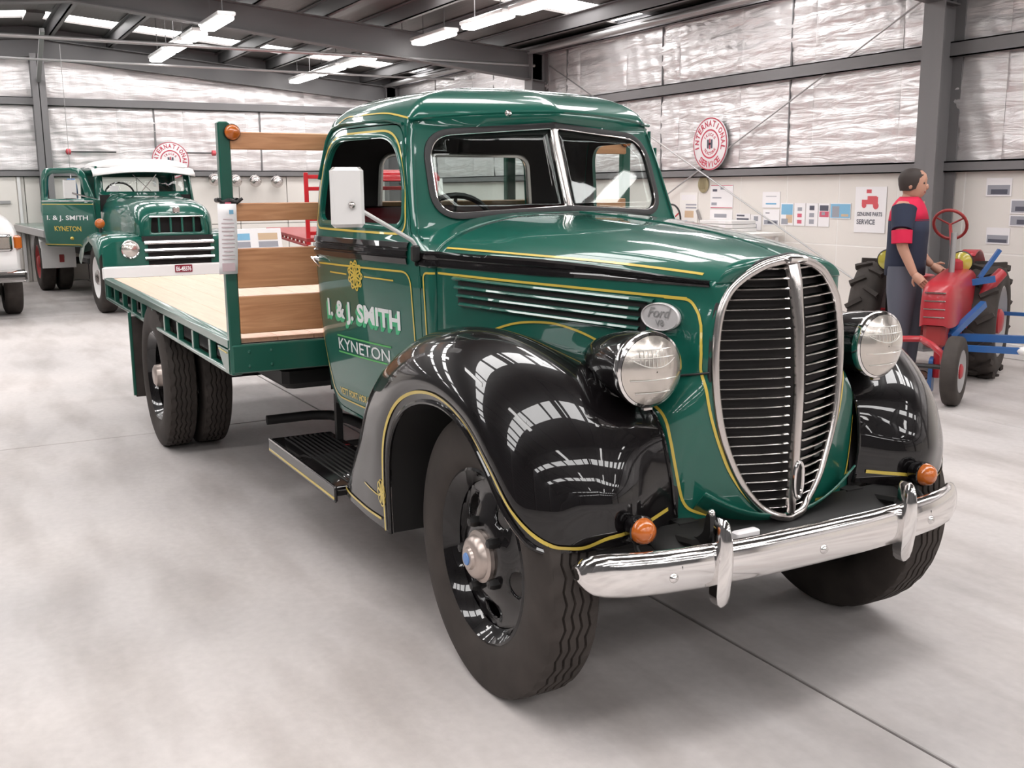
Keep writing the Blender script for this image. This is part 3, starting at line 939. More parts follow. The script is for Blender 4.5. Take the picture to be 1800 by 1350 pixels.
# ---- painted yellow lines and lettering on the body ------------------------------
for s in (-1, 1):
    d = doors[s]; b = bv_door[s]
    drape_line('yellow_line', b, rounded([(-1.700, 1.245), (-1.693, .93), (-1.585, .663), (-1.00, .655), (-.815, .665), (-.845, 1.252)], [.04, .12, .06, .03, .04, .06], 6), .0075, M['yellow'], d, side=s, closed=True)
    drape_line('yellow_line', b, rounded([(-1.68, 1.394), (-1.63, 1.780), (-1.075, 1.780), (-.965, 1.60), (-.902, 1.388)], [.06, .14, .12, .13, .06], 8), .0085, M['yellow'], d, side=s, closed=True)
    bs = bv_cab
    drape_line('yellow_line', bs, rounded([(-.705, 1.255), (-.757, 1.255), (-.745, .80)], .05, 6, closed=False), .0075, M['yellow'], cab, side=s)
    sp = side_panel if s < 0 else side_panel2
    drape_line('yellow_line', bv_side[s], [(-.68, 1.258), (.33, 1.236)], .008, M['yellow'], sp, side=s)
    arch = [(-.50, 1.03), (-.42, 1.069), (-.338, 1.10), (-.263, 1.117), (-.156, 1.124), (-.075, 1.114), (.0, 1.095), (.075, 1.065), (.15, 1.02)]
    drape_line('yellow_line', bv_side[s], [tuple(p) for p in crspline(arch, 5)], .0075, M['yellow'], sp, side=s)
    hl = [(x, -s * -1 * 0) for x in ()]
    # line along the hood edge just above the moulding
    rowp = []
    for x in np.linspace(-.66, .37, 40):
        sec = hood_sec(x); 
        i = 4 if s < 0 else len(sec) - 5
        p = Vector(sec[i]); nrm = Vector((0, s * .75, .65))
        q = Vector(sec[i + 1]) if s < 0 else Vector(sec[i - 1])
        t = (q - p).normalized() * .0042
        rowp.append([p - t + nrm * .002, p + t + nrm * .002])
    MB().grid(rowp).build('yellow_line', M['yellow'], hood)
    # nose lines, seen from the front
    fl = [(.30, 1.236), (.272, 1.232), (.268, 1.20), (.272, 1.15), (.275, 1.05), (.262, .92), (.225, .80), (.180, .705), (.120, .63), (.06, .588), (0, .573)]
    drape_line('yellow_line', bv_nose, [(s * a, z) for a, z in [tuple(p) for p in crspline(fl, 5)]], .0085, M['yellow'], sp, axis='x', side=1)
    fi = [(.385, .97), (.368, .86), (.345, .72), (.325, .645), (.285, .615), (.20, .597), (.14, .60)]
    drape_line('yellow_line', bv_nose, [(s * a, z) for a, z in [tuple(p) for p in crspline(fi, 5)]], .0085, M['yellow'], sp, axis='x', side=1)
    # roof edge line over the door
    drape_line('yellow_line', bv_cab, rounded([(-1.60, 1.815), (-1.53, 1.853), (-1.18, 1.850), (-1.03, 1.822)], .08, 6, closed=False), .0075, M['yellow'], cab, side=s, off=.002)
    # lettering
    def on_door(x0, z0, off, s=s, b=b, slope=0.0, sgn=1):
        return lambda u, v: cast(b, 'y', (x0 + u) if s < 0 else (x0 - u), z0 + v + slope * u, s, off)
    xa, w = (-1.585, .655)
    x0 = xa if s < 0 else xa + w
    for k in range(1, 5):
        text_obj('lettering_shadow', 'I. & J. SMITH', w, .098, on_door(x0 - .0045 * k * (1 if s < 0 else -1), 1.000 - .0045 * k, .0010 + .0001 * (6 - k)), M['green_shadow'], d, bold=.035)
    text_obj('lettering', 'I. & J. SMITH', w, .098, on_door(x0, 1.000, .0022), M['cream_text'], d, bold=.035)
    xa, w = (-1.50, .475); x0 = xa if s < 0 else xa + w
    text_obj('lettering', 'KYNETON', w, .050, on_door(x0, .885, .0018), M['cream_text'], d, bold=.008)
    for z in (.945, .874):
        drape_line('green_line', b, [(-1.505, z), (-1.01, z + .004)], .007, M['line_green'], d, side=s)
    # scrolled number emblem with a line through it
    for xr0, xr1 in ((-1.53, -1.36), (-1.20, -.965)):
        drape_line('yellow_line', b, [(xr0, 1.213), (xr1, 1.213)], .006, M['yellow'], d, side=s)
    em = [(-1.28 + (.058 + .008 * math.cos(9 * t)) * math.cos(t), 1.213 + (.054 + .007 * math.cos(9 * t)) * math.sin(t)) for t in np.linspace(0, 2 * PI, 72)[:-1]]
    drape_line('emblem_scroll', b, em, .008, M['yellow'], d, side=s, closed=True, step=.01)
    for q in range(4):
        a_ = q * PI / 4
        em2 = [(-1.28 + .052 * math.cos(t) * math.cos(a_) - .020 * math.sin(2 * t) * math.sin(a_), 1.213 + .046 * math.cos(t) * math.sin(a_) + .020 * math.sin(2 * t) * math.cos(a_)) for t in np.linspace(0, 2 * PI, 41)[:-1]]
        drape_line('emblem_scroll', b, em2, .008, M['yellow'], d, side=s, closed=True, step=.01)
    x0 = -1.535 if s < 0 else -1.13
    text_obj('lettering', 'VETT FORT HORALAND', .40, .030, on_door(x0, .682, .0018), M['yellow'], d, bold=.03)

# ---- cab fittings ---------------------------------------------------------------------
# windscreen: rubber, glass panes, chrome centre bar; the frame follows the shell
def shell_pt_x(y, z, off=0.0):
    xf, vd, xc, yf, yr, xr = lerp_table(CAB, z)
    k = min(1, abs(y) / yf)
    return xf + (xc - xf) * k + off
def loop3(poly, fn): return [fn(*p) for p in resample(poly, .02, True)]
def ring_strip(poly, w, fn, proud, mat, name, parent):
    P = [np.array(p) for p in resample(poly, .02, True)]; k = len(P); rows = []
    c = np.mean(P, 0)
    for i in range(k):
        t = P[(i + 1) % k] - P[i - 1]; n = np.array([t[1], -t[0]]); n = n / (np.linalg.norm(n) + 1e-9)
        if n.dot(P[i] - c) < 0: n = -n
        a, b = P[i] + n * w * .5, P[i] - n * w * .5
        rows.append([fn(*a, 0), fn(*a, proud), fn(*(P[i]), proud * 1.4), fn(*b, proud), fn(*b, -.012)])
    return MB().grid(rows, closed_u=True).build(name, mat, parent)
wsfn = lambda y, z, o=0: (shell_pt_x(y, z, o + .002), y, z)
rub = ring_strip(grow(WS, .009), .024, wsfn, .008, M['seal'], 'windscreen_rubber', cab)
for s in (-1, 1):
    half = rounded([(s * .014, 1.487), (s * .508, 1.462), (s * .496, 1.753), (s * .014, 1.786)], [.01, .085, .095, .01], 8)
    g = MB(); plate(g, half, [], .06, lambda y, z: (shell_pt_x(y, z, -.008), y, z))
    g.build('windscreen_pane', M['glass'], cab, solid=.004)
    MB().tube([wsfn(y, z, .006) for y, z in resample(half, .02, True)], .003, 6, True).build('windscreen_trim', M['chrome'], rub)
MB().grid([[(shell_pt_x(0, z, o), y, z) for y, o in ((-.016, -.006), (-.011, .006), (0, .010), (.011, .006), (.016, -.006))] for z in np.linspace(1.482, 1.792, 8)]).build('windscreen_centre_bar', M['dull_chrome'], cab)
g = MB(); plate(g, RW, [], .08, lambda y, z: (-1.772, y, z)); g.build('rear_window_pane', M['glass'], cab, solid=.004)
ring_strip(grow(RW, .008), .022, lambda y, z, o=0: (-1.755 + max(o, -.004), y, z), .006, M['dull_chrome'], 'rear_window_trim', cab)
for s in (-1, 1):     # window reveal of the doors
    fn = lambda x, z, o=0, s=s: ((lambda h: h if h is not None else Vector((x, s * .66, z)))(cast(bv_door[s], 'y', x, z, s, o)))
    ring_strip(grow(SIDE_WIN, .014), .018, lambda x, z, o=0, fn=fn: fn(x, z, max(o, 0)), .004, M['green'], 'window_lip', doors[s])
# drip moulding over doors and windscreen
drip = []
for y in np.linspace(-.56, .56, 41):
    drip.append((-.872 + .045 - .165 * (abs(y) / .56) ** 1.25 - (.02 if abs(y) > .5 else 0), y, 1.846 - .030 * (abs(y) / .56) ** 2))
MB().tube(drip, .007, 6).build('drip_moulding', M['green'], cab)
for s in (-1, 1):
    pts = []
    for x, z in rounded([(-1.70, 1.60), (-1.64, 1.80), (-1.55, 1.822), (-1.15, 1.820), (-1.05, 1.80)], .08, 5, closed=False):
        h = cast(bv_cab, 'y', x, z, s, .005)
        if h is not None: pts.append(h)
    MB().tube(pts, .007, 6).build('drip_moulding', M['green'], cab)
    # A-pillar hinge and bright edge
    for z in (1.70, 1.77, .78, 1.22):
        h = cast(bv_cab, 'y', (lerp_table(CAB, z)[2] - .012) if z > 1.5 else -.777, z, s, .004)
        if h is not None: MB().cyl(h - Vector((0, 0, .022)), h + Vector((0, 0, .022)), .007, n=10).build('hinge', M['green'], cab)
    ed = []
    for z in np.linspace(1.37, 1.78, 20):
        xf, vd, xc, yf, yr, xr = lerp_table(CAB, z)
        ed.append((xc + .012, s * (yf - .022), z))
    MB().tube(ed, .005, 6).build('pillar_bead', M['green'], cab)
    # door handle: chrome lever with a round boss
    hb_ = cast(bv_door[s], 'y', -1.665, 1.262, s, 0)
    h = MB(); h.lathe([(.001, .020), (.010, .020), (.013, .004), (.015, 0)], hb_, (0, s, 0), 16)
    h.tube([hb_ + Vector((-.035, s * .020, .006)), hb_ + Vector((0, s * .026, .002)), hb_ + Vector((.05, s * .026, -.012)), hb_ + Vector((.095, s * .022, -.030))], [.005, .008, .008, .004], 10)
    h.build('door_handle', M['chrome'], doors[s])
MB().lathe([(.001, .012), (.010, .010), (.014, 0)], (-.845, -.22, 1.835), (.9, 0, .4), 12).build('roof_lamp_stud', M['dull_chrome'], cab)
# mirror on a long arm
mir = MB().bevel_box((0, 0, 0), (.026, .116, .205), .012)
mr = Matrix.Rotation(math.radians(-14), 3, 'Z')
mir.v = [tuple(mr @ Vector(p) + Vector((-.735, -.915, 1.528))) for p in mir.v]
mirror = mir.build('mirror', M['white'], truck)
mg = MB().box((0, 0, 0), (.003, .098, .185)); mg.v = [tuple(mr @ Vector((p[0] - .0145, p[1], p[2])) + Vector((-.735, -.915, 1.528))) for p in mg.v]
mg.build('mirror_glass', M['chrome'], mirror)
arm_p = [(-.772, -.640, 1.335), (-.772, -.652, 1.362), (-.765, -.665, 1.374), (-.722, -.900, 1.500)]
MB().tube(arm_p, .0075, 8).build('mirror_arm', M['white'], mirror)
MB().sphere((-.717, -.905, 1.502), .013, 10).build('mirror_knuckle', M['dull_chrome'], mirror)
MB().bevel_box((-.772, -.648, 1.325), (.03, .03, .06), .006).build('mirror_clamp', M['satin'], mirror)
# interior
seat = MB(); seat.bevel_box((-1.36, 0, .98), (.48, 1.18, .16), .05); 
bk = MB().bevel_box((0, 0, 0), (.16, 1.18, .52), .06); rm = Matrix.Rotation(math.radians(-10), 3, 'Y')
bk.v = [tuple(rm @ Vector(p) + Vector((-1.64, 0, 1.22))) for p in bk.v]; seat._add(bk.v, bk.f)
seat.build('bench_seat', M['seat'], cab)
MB().bevel_box((-.88, 0, 1.34), (.10, 1.08, .18), .03).build('dashboard', M['dark'], cab)
MB().span((-1.74, -.64, .60), (-.72, .64, .63)).build('cab_floor', M['dark'], cab)
MB().span((-.735, -.57, .60), (-.72, .57, 1.30)).build('firewall', M['dark'], cab)
lin = MB().grid([[(p[0] * .985 - .021, p[1] * .955, p[2] - .012) for p in r] for r in rows[len(zrow) - 3:]], closed_v=True); lin.build('headlining', M['dark'], cab)
for s in (-1, 1):
    MB().span((-1.68, s * .60, .66), (-.85, s * .605, 1.38)).build('door_card', M['dark'], doors[s])
MB().grid([[(-1.748, y, z) for y in (-.66, -.41, .41, .66)] for z in (.66, 1.39)]).build('rear_lining', M['dark'], cab)
tor = [(-1.10 + .07 * math.cos(t) * .5, -.34 + .19 * math.sin(t), 1.36 + .17 * math.cos(t)) for t in np.linspace(0, 2 * PI, 33)[:-1]]
sw = MB().tube(tor, .012, 8, True); sw.cyl((-1.10, -.34, 1.36), (-.84, -.34, 1.16), .018, n=8)
for t in (0, 2.1, 4.2): sw.cyl((-1.10, -.34, 1.36), (-1.10 + .07 * math.cos(t) * .5, -.34 + .19 * math.sin(t), 1.36 + .17 * math.cos(t)), .008, n=6)
sw.build('steering_wheel', M['satin'], cab)

# ---- hood louvres and badge
for s in (-1, 1):
    sp = side_panel if s < 0 else side_panel2; b = bv_side[s]
    rec = []
    for x in np.linspace(-.575, .20, 30):
        k = (x + .575) / .775
        zt, zb = 1.238 - .022 * k, 1.152 - .024 * k
        rec.append([cast(b, 'y', x, z, s, .0015) for z in np.linspace(zb, zt, 4)])
    MB().grid(rec).build('louvre_shade', M['dark'], sp)  # dark sheet laid on the panel, standing in for shade between the slats
    for i in range(4):
        P = []
        for x in np.linspace(-.595 + .012 * i, .225 - (.045 if i else 0), 30):
            k = (x + .595) / .80
            z = 1.243 - .029 * i - .023 * k
            P.append([cast(b, 'y', x, z + dz, s, o) for dz, o in ((.0085, .002), (.006, .012), (0, .016), (-.005, .010), (-.006, .002))])
        MB().grid(P).build('louvre', M['green'], sp)
    c = cast(b, 'y', .25, 1.177, s, 0); c2 = cast(b, 'y', .31, 1.177, s, 0)
    ax = (c2 - c).normalized(); nz_ = Vector((ax.y, -ax.x, 0)); nz_ = nz_ if nz_.y * s > 0 else -nz_
    bd = MB(); R = []
    for r, o in ((1.0, .002), (1.0, .010), (.93, .014), (.90, .010), (.5, .011), (.02, .0112)):
        R.append([c + ax * (.070 * r * math.cos(t)) + Vector((0, 0, .0425 * r * math.sin(t))) + nz_ * o for t in np.linspace(0, 2 * PI, 41)[:-1]])
    badge = bd.grid(R, closed_v=True).build('badge', M['badge'], sp)
    sg = -1 if s > 0 else 1
    for body, w, h, uo, vo, sh in (('Ford', .085, .030, -.043, -.002, .4), ('V8', .030, .018, -.015, -.026, 0)):
        text_obj('badge_script', body, w, h, lambda u, v, uo=uo, vo=vo: c + ax * (sg * (uo + u)) + Vector((0, 0, vo + v)) + nz_ * .0135, M['steel'], badge, shear=sh, bold=.01)
    # safety catch line across the side panel
    st = MB(); a = cast(b, 'y', .16, .985, s, .004)
    e_ = Vector((.425, s * .262, 1.030)); 
    st.tube([a, (a + e_) / 2 + Vector((.02, s * .02, .0)), e_], .0035, 6).build('panel_seam', M['satin'], sp)
# ---- front fenders ------------------------------------------------------------------
FEN = [[(-.545, -.868, .365), (-.80, -.872, .372), (-1.055, -.850, .385), (-1.105, -.74, .395), (-1.09, -.56, .40)],
       [(-.542, -.872, .55), (-.70, -.880, .565), (-.905, -.850, .60), (-.975, -.74, .62), (-1.00, -.56, .63)],
       [(-.515, -.873, .70), (-.62, -.885, .745), (-.765, -.850, .815), (-.83, -.73, .855), (-.88, -.56, .86)],
       [(-.420, -.873, .815), (-.49, -.888, .88), (-.59, -.835, .965), (-.64, -.70, 1.015), (-.70, -.53, 1.00)],
       [(-.270, -.873, .885), (-.31, -.888, .96), (-.365, -.82, 1.055), (-.39, -.68, 1.10), (-.44, -.49, 1.035)],
       [(-.090, -.873, .905), (-.09, -.888, .98), (-.09, -.81, 1.08), (-.10, -.66, 1.118), (-.14, -.42, 1.055)],
       [(.070, -.872, .865), (.12, -.885, .93), (.165, -.80, 1.005), (.185, -.64, 1.045), (.15, -.385, 1.00)],
       [(.190, -.868, .775), (.25, -.872, .82), (.325, -.79, .875), (.375, -.63, .905), (.345, -.395, .90)],
       [(.285, -.860, .675), (.345, -.845, .70), (.412, -.76, .73), (.465, -.61, .745), (.400, -.385, .77)],
       [(.360, -.830, .600), (.400, -.79, .61), (.442, -.72, .625), (.475, -.58, .635), (.408, -.372, .66)],
       [(.395, -.780, .570), (.420, -.74, .572), (.445, -.68, .575), (.468, -.56, .585), (.408, -.36, .61)]]
FS = cr_surface(FEN, 8, 7)
fender = MB().grid(FS).build('front_fender', M['black'], truck, smooth=60)
# rolled lip and painted line along the arch
lip = [Vector(p) for p in FS[:, 0]]
MB().tube(lip, .009, 8).build('fender_lip', M['black'], fender)
bvf = bvh_of(fender)
def along(i, j, d):
    a, b = Vector(FS[i, j[0]]), Vector(FS[i + j[2], j[1]]); return a + (b - a).normalized() * d
n_ = FS.shape[0] - 1
key = [along(i, (0, 1, 0), .036) for i in range(0, n_ - 19, 2)]
key += [Vector(FS[n_ - 15, 4]), Vector(FS[n_ - 10, 5]), Vector(FS[n_ - 6, 7]), Vector(FS[n_ - 4, 10]), Vector(FS[n_ - 3, 14])]
key += [along(n_, (j, j, -1), .040) for j in range(18, FS.shape[1], 3)]
rows_l = []
cl = [Vector(p) for p in crspline(key, 8)]
prev_n = None
for i, c in enumerate(cl):
    h = bvf.find_nearest(c); nn = h[1]
    if nn.dot(Vector((.5, -1, .3))) < 0: nn = -nn
    t_ = (cl[min(i + 1, len(cl) - 1)] - cl[max(i - 1, 0)]).normalized(); sd_ = t_.cross(nn).normalized() * .0055
    rows_l.append([h[0] + sd_ + nn * .004, h[0] - sd_ + nn * .004])
MB().grid(rows_l).build('yellow_line', M['yellow'], fender)
bl = []      # along the skirt bottom
for j in range(2, 15):
    a, b = Vector(FS[0, j]), Vector(FS[1, j]); d = (b - a).normalized(); p = a + d * .035
    bl.append([p - d * .005 + Vector((0, -.004, 0)), p + d * .005 + Vector((0, -.004, 0))])
MB().grid(bl).build('yellow_line', M['yellow'], fender)
# small scroll on the skirt
for q in range(4):
    a_ = q * PI / 4
    drape_line('emblem_scroll', bvf, [(-.60 + .030 * math.cos(t) * math.cos(a_) - .012 * math.sin(2 * t) * math.sin(a_), .50 + .048 * math.cos(t) * math.sin(a_) + .014 * math.sin(2 * t) * math.cos(a_)) for t in np.linspace(0, 2 * PI, 31)[:-1]], .005, M['yellow'], fender, closed=True, step=.01)
drape_line('yellow_line', bvf, [(-.76, .50), (-.63, .485)], .005, M['yellow'], fender)
# seam bead where the fender meets the nose
MB().tube([Vector(p) + Vector((0, .003, 0)) for p in FS[24:, -1]], .006, 6).build('fender_bead', M['black'], fender)
# inner wheel housing
inn = []
for i in range(0, FS.shape[0]):
    a = Vector(FS[i, 0]); z = FS[i, -1]
    inn.append([a + Vector((0, .012, 0)), Vector((a.x, -.60, a.z)), Vector((z[0] - (.06 if a.x > 0 else -.10), -.50, a.z + .02)), Vector((min(z[0], .40), -.345, a.z))])
MB().grid(inn).build('wheel_housing', M['chassis'], fender)
fender_l = mirrored(fender, truck)

# ---- grille -------------------------------------------------------------------------------
def grille_pt(y, z, off=0.0):
    g = max(grille_half(z), 1e-3); k = min(1, abs(y) / g)
    return (grille_cx(z) - (grille_cx(z) - grille_ex(z)) * k ** 1.35 + off, y, z)
ringp = []
zz_ = [.575, .580, .59, .61, .64, .68, .73, .79, .86, .94, 1.02, 1.10, 1.17, 1.22, 1.26, 1.29, 1.315, 1.335, 1.345, 1.349]
for z in zz_: ringp.append((grille_ex(z) if grille_half(z) > .06 else grille_cx(z) * .6 + grille_ex(z) * .4, -grille_half(z), z))
for z in reversed(zz_[1:-1]): ringp.append((grille_ex(z) if grille_half(z) > .06 else grille_cx(z) * .6 + grille_ex(z) * .4, grille_half(z), z))
ringc = crspline(ringp, 4, True)
frame = MB().tube([tuple(p) for p in ringc], .0135, 10, True).build('grille_frame', M['dull_chrome'], truck)
MB().tube([(p[0] - .012, p[1] * 1.045, p[2] + (p[2] - .96) * .02) for p in ringc], .009, 8, True).build('grille_gasket', M['seal'], frame)
back = MB()
back.grid([[(grille_pt(k * grille_half(z), z)[0] - .045, k * grille_half(z), z) for k in np.linspace(-1, 1, 13)] for z in np.linspace(.58, 1.345, 20)])
back.build('grille_core', M['dark'], frame)
NB = 26
for i in range(NB):
    z = .612 + (1.322 - .612) * i / (NB - 1)
    for s in (-1, 1):
        g = grille_half(z) - .006
        P = []
        for k in np.linspace(.10, 1, 9):
            y = s * (.008 + (g - .008) * k); x, _, _ = grille_pt(y, z)
            P.append([(x - .016, y, z - .0035), (x - .002, y, z - .0035), (x + .001, y, z - .001), (x - .004, y, z + .0025), (x - .016, y, z + .0055)])
        MB().grid(P).build('grille_bar', M['chrome'], frame)
sp_ = []
for z in np.linspace(.592, 1.345, 26):
    w = float(lerp_table([(.59, .012), (.68, .015), (.80, .014), (1.0, .013), (1.15, .015), (1.25, .021), (1.345, .027)], z)[0])
    x = grille_cx(z)
    sp_.append([(x - .012, -w, z), (x + .004, -w * .85, z), (x + .014, -w * .3, z), (x + .016, 0, z), (x + .014, w * .3, z), (x + .004, w * .85, z), (x - .012, w, z)])
MB().grid(sp_).build('grille_spine', M['dull_chrome'], frame)
MB().tube([(grille_cx(.70) + .018, .017 * math.cos(t), .70 + .055 * math.sin(t)) for t in np.linspace(0, 2 * PI, 33)[:-1]], .006, 8, True).build('crank_hole_ring', M['chrome'], frame)
o_ = MB(); o_._add([(grille_cx(.70) + .0165, .015 * math.cos(t), .70 + .052 * math.sin(t)) for t in np.linspace(0, 2 * PI, 25)[:-1]], [tuple(range(24))]); o_.build('crank_hole_shade', M['dark'], frame)  # flat dark face on the spine imitates the shaded depth of the hole
MB().bevel_box((.468, 0, 1.347), (.05, .075, .02), .006).build('hood_crest', M['chrome'], hood)

# ---- headlamps -------------------------------------------------------------------------------
def headlamp():
    c = Vector((.405, -.455, 1.052)); ax = Vector((1, -.035, -.015)).normalized()
    pod = MB().lathe([(.001, -.335), (.022, -.325), (.045, -.29), (.066, -.24), (.085, -.175), (.098, -.11), (.104, -.055), (.106, -.03), (.106, -.02)], c, ax, 36)
    p = pod.build('headlamp', M['black'], truck)
    MB().lathe([(.104, -.03), (.1085, -.026), (.110, -.014), (.107, -.004), (.100, .000), (.097, -.006)], c, ax, 36).build('headlamp_rim', M['chrome'], p)
    u, w, d = basis(ax)
    rows = []
    for r in np.linspace(.002, .0985, 10):
        rows.append([c + (u * math.cos(t) + w * math.sin(t)) * r + d * (.030 - 3.0 * r * r) for t in np.linspace(0, 2 * PI, 37)[:-1]])
    lens = MB().grid(rows, closed_v=True).build('lens', M['lens'], p)
    sideways = Vector((0, 1, 0)); upv = Vector((0, 0, 1))
    def on(y, z): 
        r2 = y * y + z * z
        return c + sideways * y + upv * z + d * (.0315 - 3.0 * r2)
    for z0, bow in ((.062, 0), (.040, 0), (-.022, 0), (-.060, 0)):
        hw = math.sqrt(max(.0, .088 ** 2 - z0 ** 2)) * .92
        MB().tube([on(y, z0 + bow * (y * y)) for y in np.linspace(-hw, hw, 13)], .0016, 5).build('lens_ridge', M['lens_line'], lens)
    MB().tube([on(y, .012 + 4.5 * y * y) for y in np.linspace(-.07, .07, 15)], .0018, 5).build('lens_ridge', M['lens_line'], lens)
    for y in np.linspace(-.05, .05, 9):
        MB().tube([on(y, z) for z in np.linspace(.015 + 4.5 * y * y, .06, 5)], .0009, 4).build('lens_flute', M['lens_line'], lens)
    st = MB(); st.grid([[(x, -.455 + q * (.03 + .02 * (1 - k)), 1.052 - .10 + .03 * (1 - abs(q)) - k * .13) for q in (-1, -.5, 0, .5, 1)] for k, x in ((0, .30), (.5, .31), (1, .32))])
    st = MB().lathe([(.045, -.16), (.042, -.10), (.05, -.04), (.06, .0)], (.245, -.475, 1.03), (0, 0, 1), 20)
    st.build('headlamp_post', M['black'], p)
    MB().bevel_box(tuple(c + ax * (-.018) + Vector((0, 0, -.112))), (.02, .03, .012), .003).build('rim_clip', M['dull_chrome'], p)
    return p
hl = headlamp(); mirrored(hl, truck)

# ---- turn lamps on stalks, bumper, guards ----------------------------------------------------
def turn_lamp(s):
    c = Vector((.515, s * .560, .636))
    b = MB().lathe([(.001, -.055), (.018, -.052), (.034, -.035), (.040, -.008), (.041, .004), (.036, .006)], c, (1, 0, 0), 20).build('turn_lamp', M['black'], truck)
    MB().lathe([(.037, .0), (.037, .012), (.030, .030), (.016, .040), (.001, .043)], c, (1, 0, 0), 20).build('amber_lens', M['amber'], b)
    MB().tube([c + Vector((-.03, 0, -.03)), c + Vector((-.02, 0, -.06)), c + Vector((.02, 0, -.09))], .007, 6).build('stalk', M['satin'], b)
for s in (-1, 1): turn_lamp(s)
def bump_x(y): return float(lerp_table([(0, .628), (.2, .626), (.4, .612), (.55, .588), (.65, .556), (.71, .520), (.745, .485)], abs(y))[0])
ysb = np.concatenate([-np.array([.748, .742, .73, .71, .68, .64]), np.linspace(-.58, .58, 27), np.array([.64, .68, .71, .73, .742, .748])])
P = []
for y in ysb:
    e = max(0.0, (abs(y) - .64) / .1085); hh = .062 * math.sqrt(max(0.05, 1 - e ** 3.6))
    x = bump_x(y); zc = .530
    P.append([(x - .030, y, zc + hh - .006), (x - .018, y, zc + hh), (x - .006, y, zc + hh * .95), (x + .004, y, zc + hh * .78), (x + .010, y, zc + hh * .5), (x + .013, y, zc + hh * .2), (x + .013, y, zc - hh * .2), (x + .010, y, zc - hh * .55), (x + .002, y, zc - hh * .85), (x - .012, y, zc - hh), (x - .026, y, zc - hh + .006)])
bumper = MB().grid(P).build('front_bumper', M['chrome'], truck, solid=.005)
for y in (-.515, 0.0, .49):
    MB().lathe([(.001, .009), (.009, .007), (.014, .001), (.014, -.004)], (bump_x(y) + .013, y, .520), (1, 0, 0), 14).build('bumper_bolt', M['chrome'], bumper)
for s in (-1, 1):
    G = []
    for z, w, pr in ((.412, .006, .0), (.425, .020, .010), (.45, .026, .018), (.50, .026, .026), (.55, .024, .030), (.60, .020, .028), (.635, .016, .022), (.655, .012, .014), (.664, .004, .004)):
        x = bump_x(.36) + .012
        G.append([(x - .03, s * .362 - w * .9, z), (x + pr * .3, s * .362 - w, z), (x + pr, s * .362 - w * .35, z), (x + pr * 1.15, s * .362, z), (x + pr, s * .362 + w * .35, z), (x + pr * .3, s * .362 + w, z), (x - .03, s * .362 + w * .9, z)])
    MB().grid(G).build('bumper_guard', M['chrome'], bumper)
    # bumper irons and front apron
    MB().bar((.20, s * .37, .50), (.60, s * .36, .53), .05, .012).build('bumper_iron', M['satin'], bumper)
    MB().bar((.42, s * .30, .56), (.60, s * .50, .545), .03, .01).build('bumper_stay', M['satin'], bumper)
hk = MB().prism(rounded([(.36, .545), (.43, .55), (.455, .60), (.452, .655), (.435, .655), (.425, .60), (.40, .575), (.36, .57)], .01, 3), lambda a, b, d: (a + .1, d, b), -.352, -.332).build('tow_hook', M['satin'], bumper)
MB().sphere((.545, -.342, .658), .012, 10).build('hook_tip', M['chrome'], hk)
MB().bevel_box((.58, -.245, .585), (.03, .085, .035), .004).build('plate_bracket', M['paper'], bumper)
MB().grid([[(.43, y, .60), (.50, y, .565), (.56, y, .55)] for y in np.linspace(-.5, .5, 9)]).build('splash_apron', M['chassis'], truck, solid=.004)

# ---- wheels ----------------------------------------------------------------------------------------
def tyre_mesh(Rr=.44, W=.19, n=216, ribs=5):
    # profile across the tyre: from inner bead to outer bead; tread with zig-zag grooves
    rb = .262; prof = []
    side = [(rb, .060), (rb + .012, .075), (rb + .045, .091), (rb + .085, .0945), (rb + .125, .090), (Rr - .020, .081), (Rr - .006, .074)]
    V = []; k = None
    gw, gd = .0045, .010
    for i in range(n):
        t = 2 * PI * i / n
        zig = .0035 * abs((i % 6) - 3) - .005
        lug = .006 if (i // 3) % 2 == 0 else 0.0
        pr = [(r, -w) for r, w in side]
        tread_w = .068
        edges = np.linspace(-tread_w, tread_w, ribs + 1)
        tp = [(Rr - .002 - lug, -tread_w)]
        for e in edges[1:-1]:
            tp += [(Rr, e - gw + zig), (Rr - gd, e - gw * .5 + zig), (Rr - gd, e + gw * .5 + zig), (Rr, e + gw + zig)]
        tp += [(Rr - .002 - lug, tread_w)]
        pr += tp + [(r, w) for r, w in reversed(side)]
        k = len(pr)
        for r, w in pr:
            V.append((r * math.cos(t), w * W / .19, r * math.sin(t)))
    F = []
    for i in range(n):
        a, b = i * k, ((i + 1) % n) * k
        for j in range(k - 1): F.append((a + j, b + j, b + j + 1, a + j + 1))
    mb = MB(); mb._add(V, F); return mb.mesh('tyre', 32)
TYRE = tyre_mesh(); TYRE.materials.append(M['rubber'])
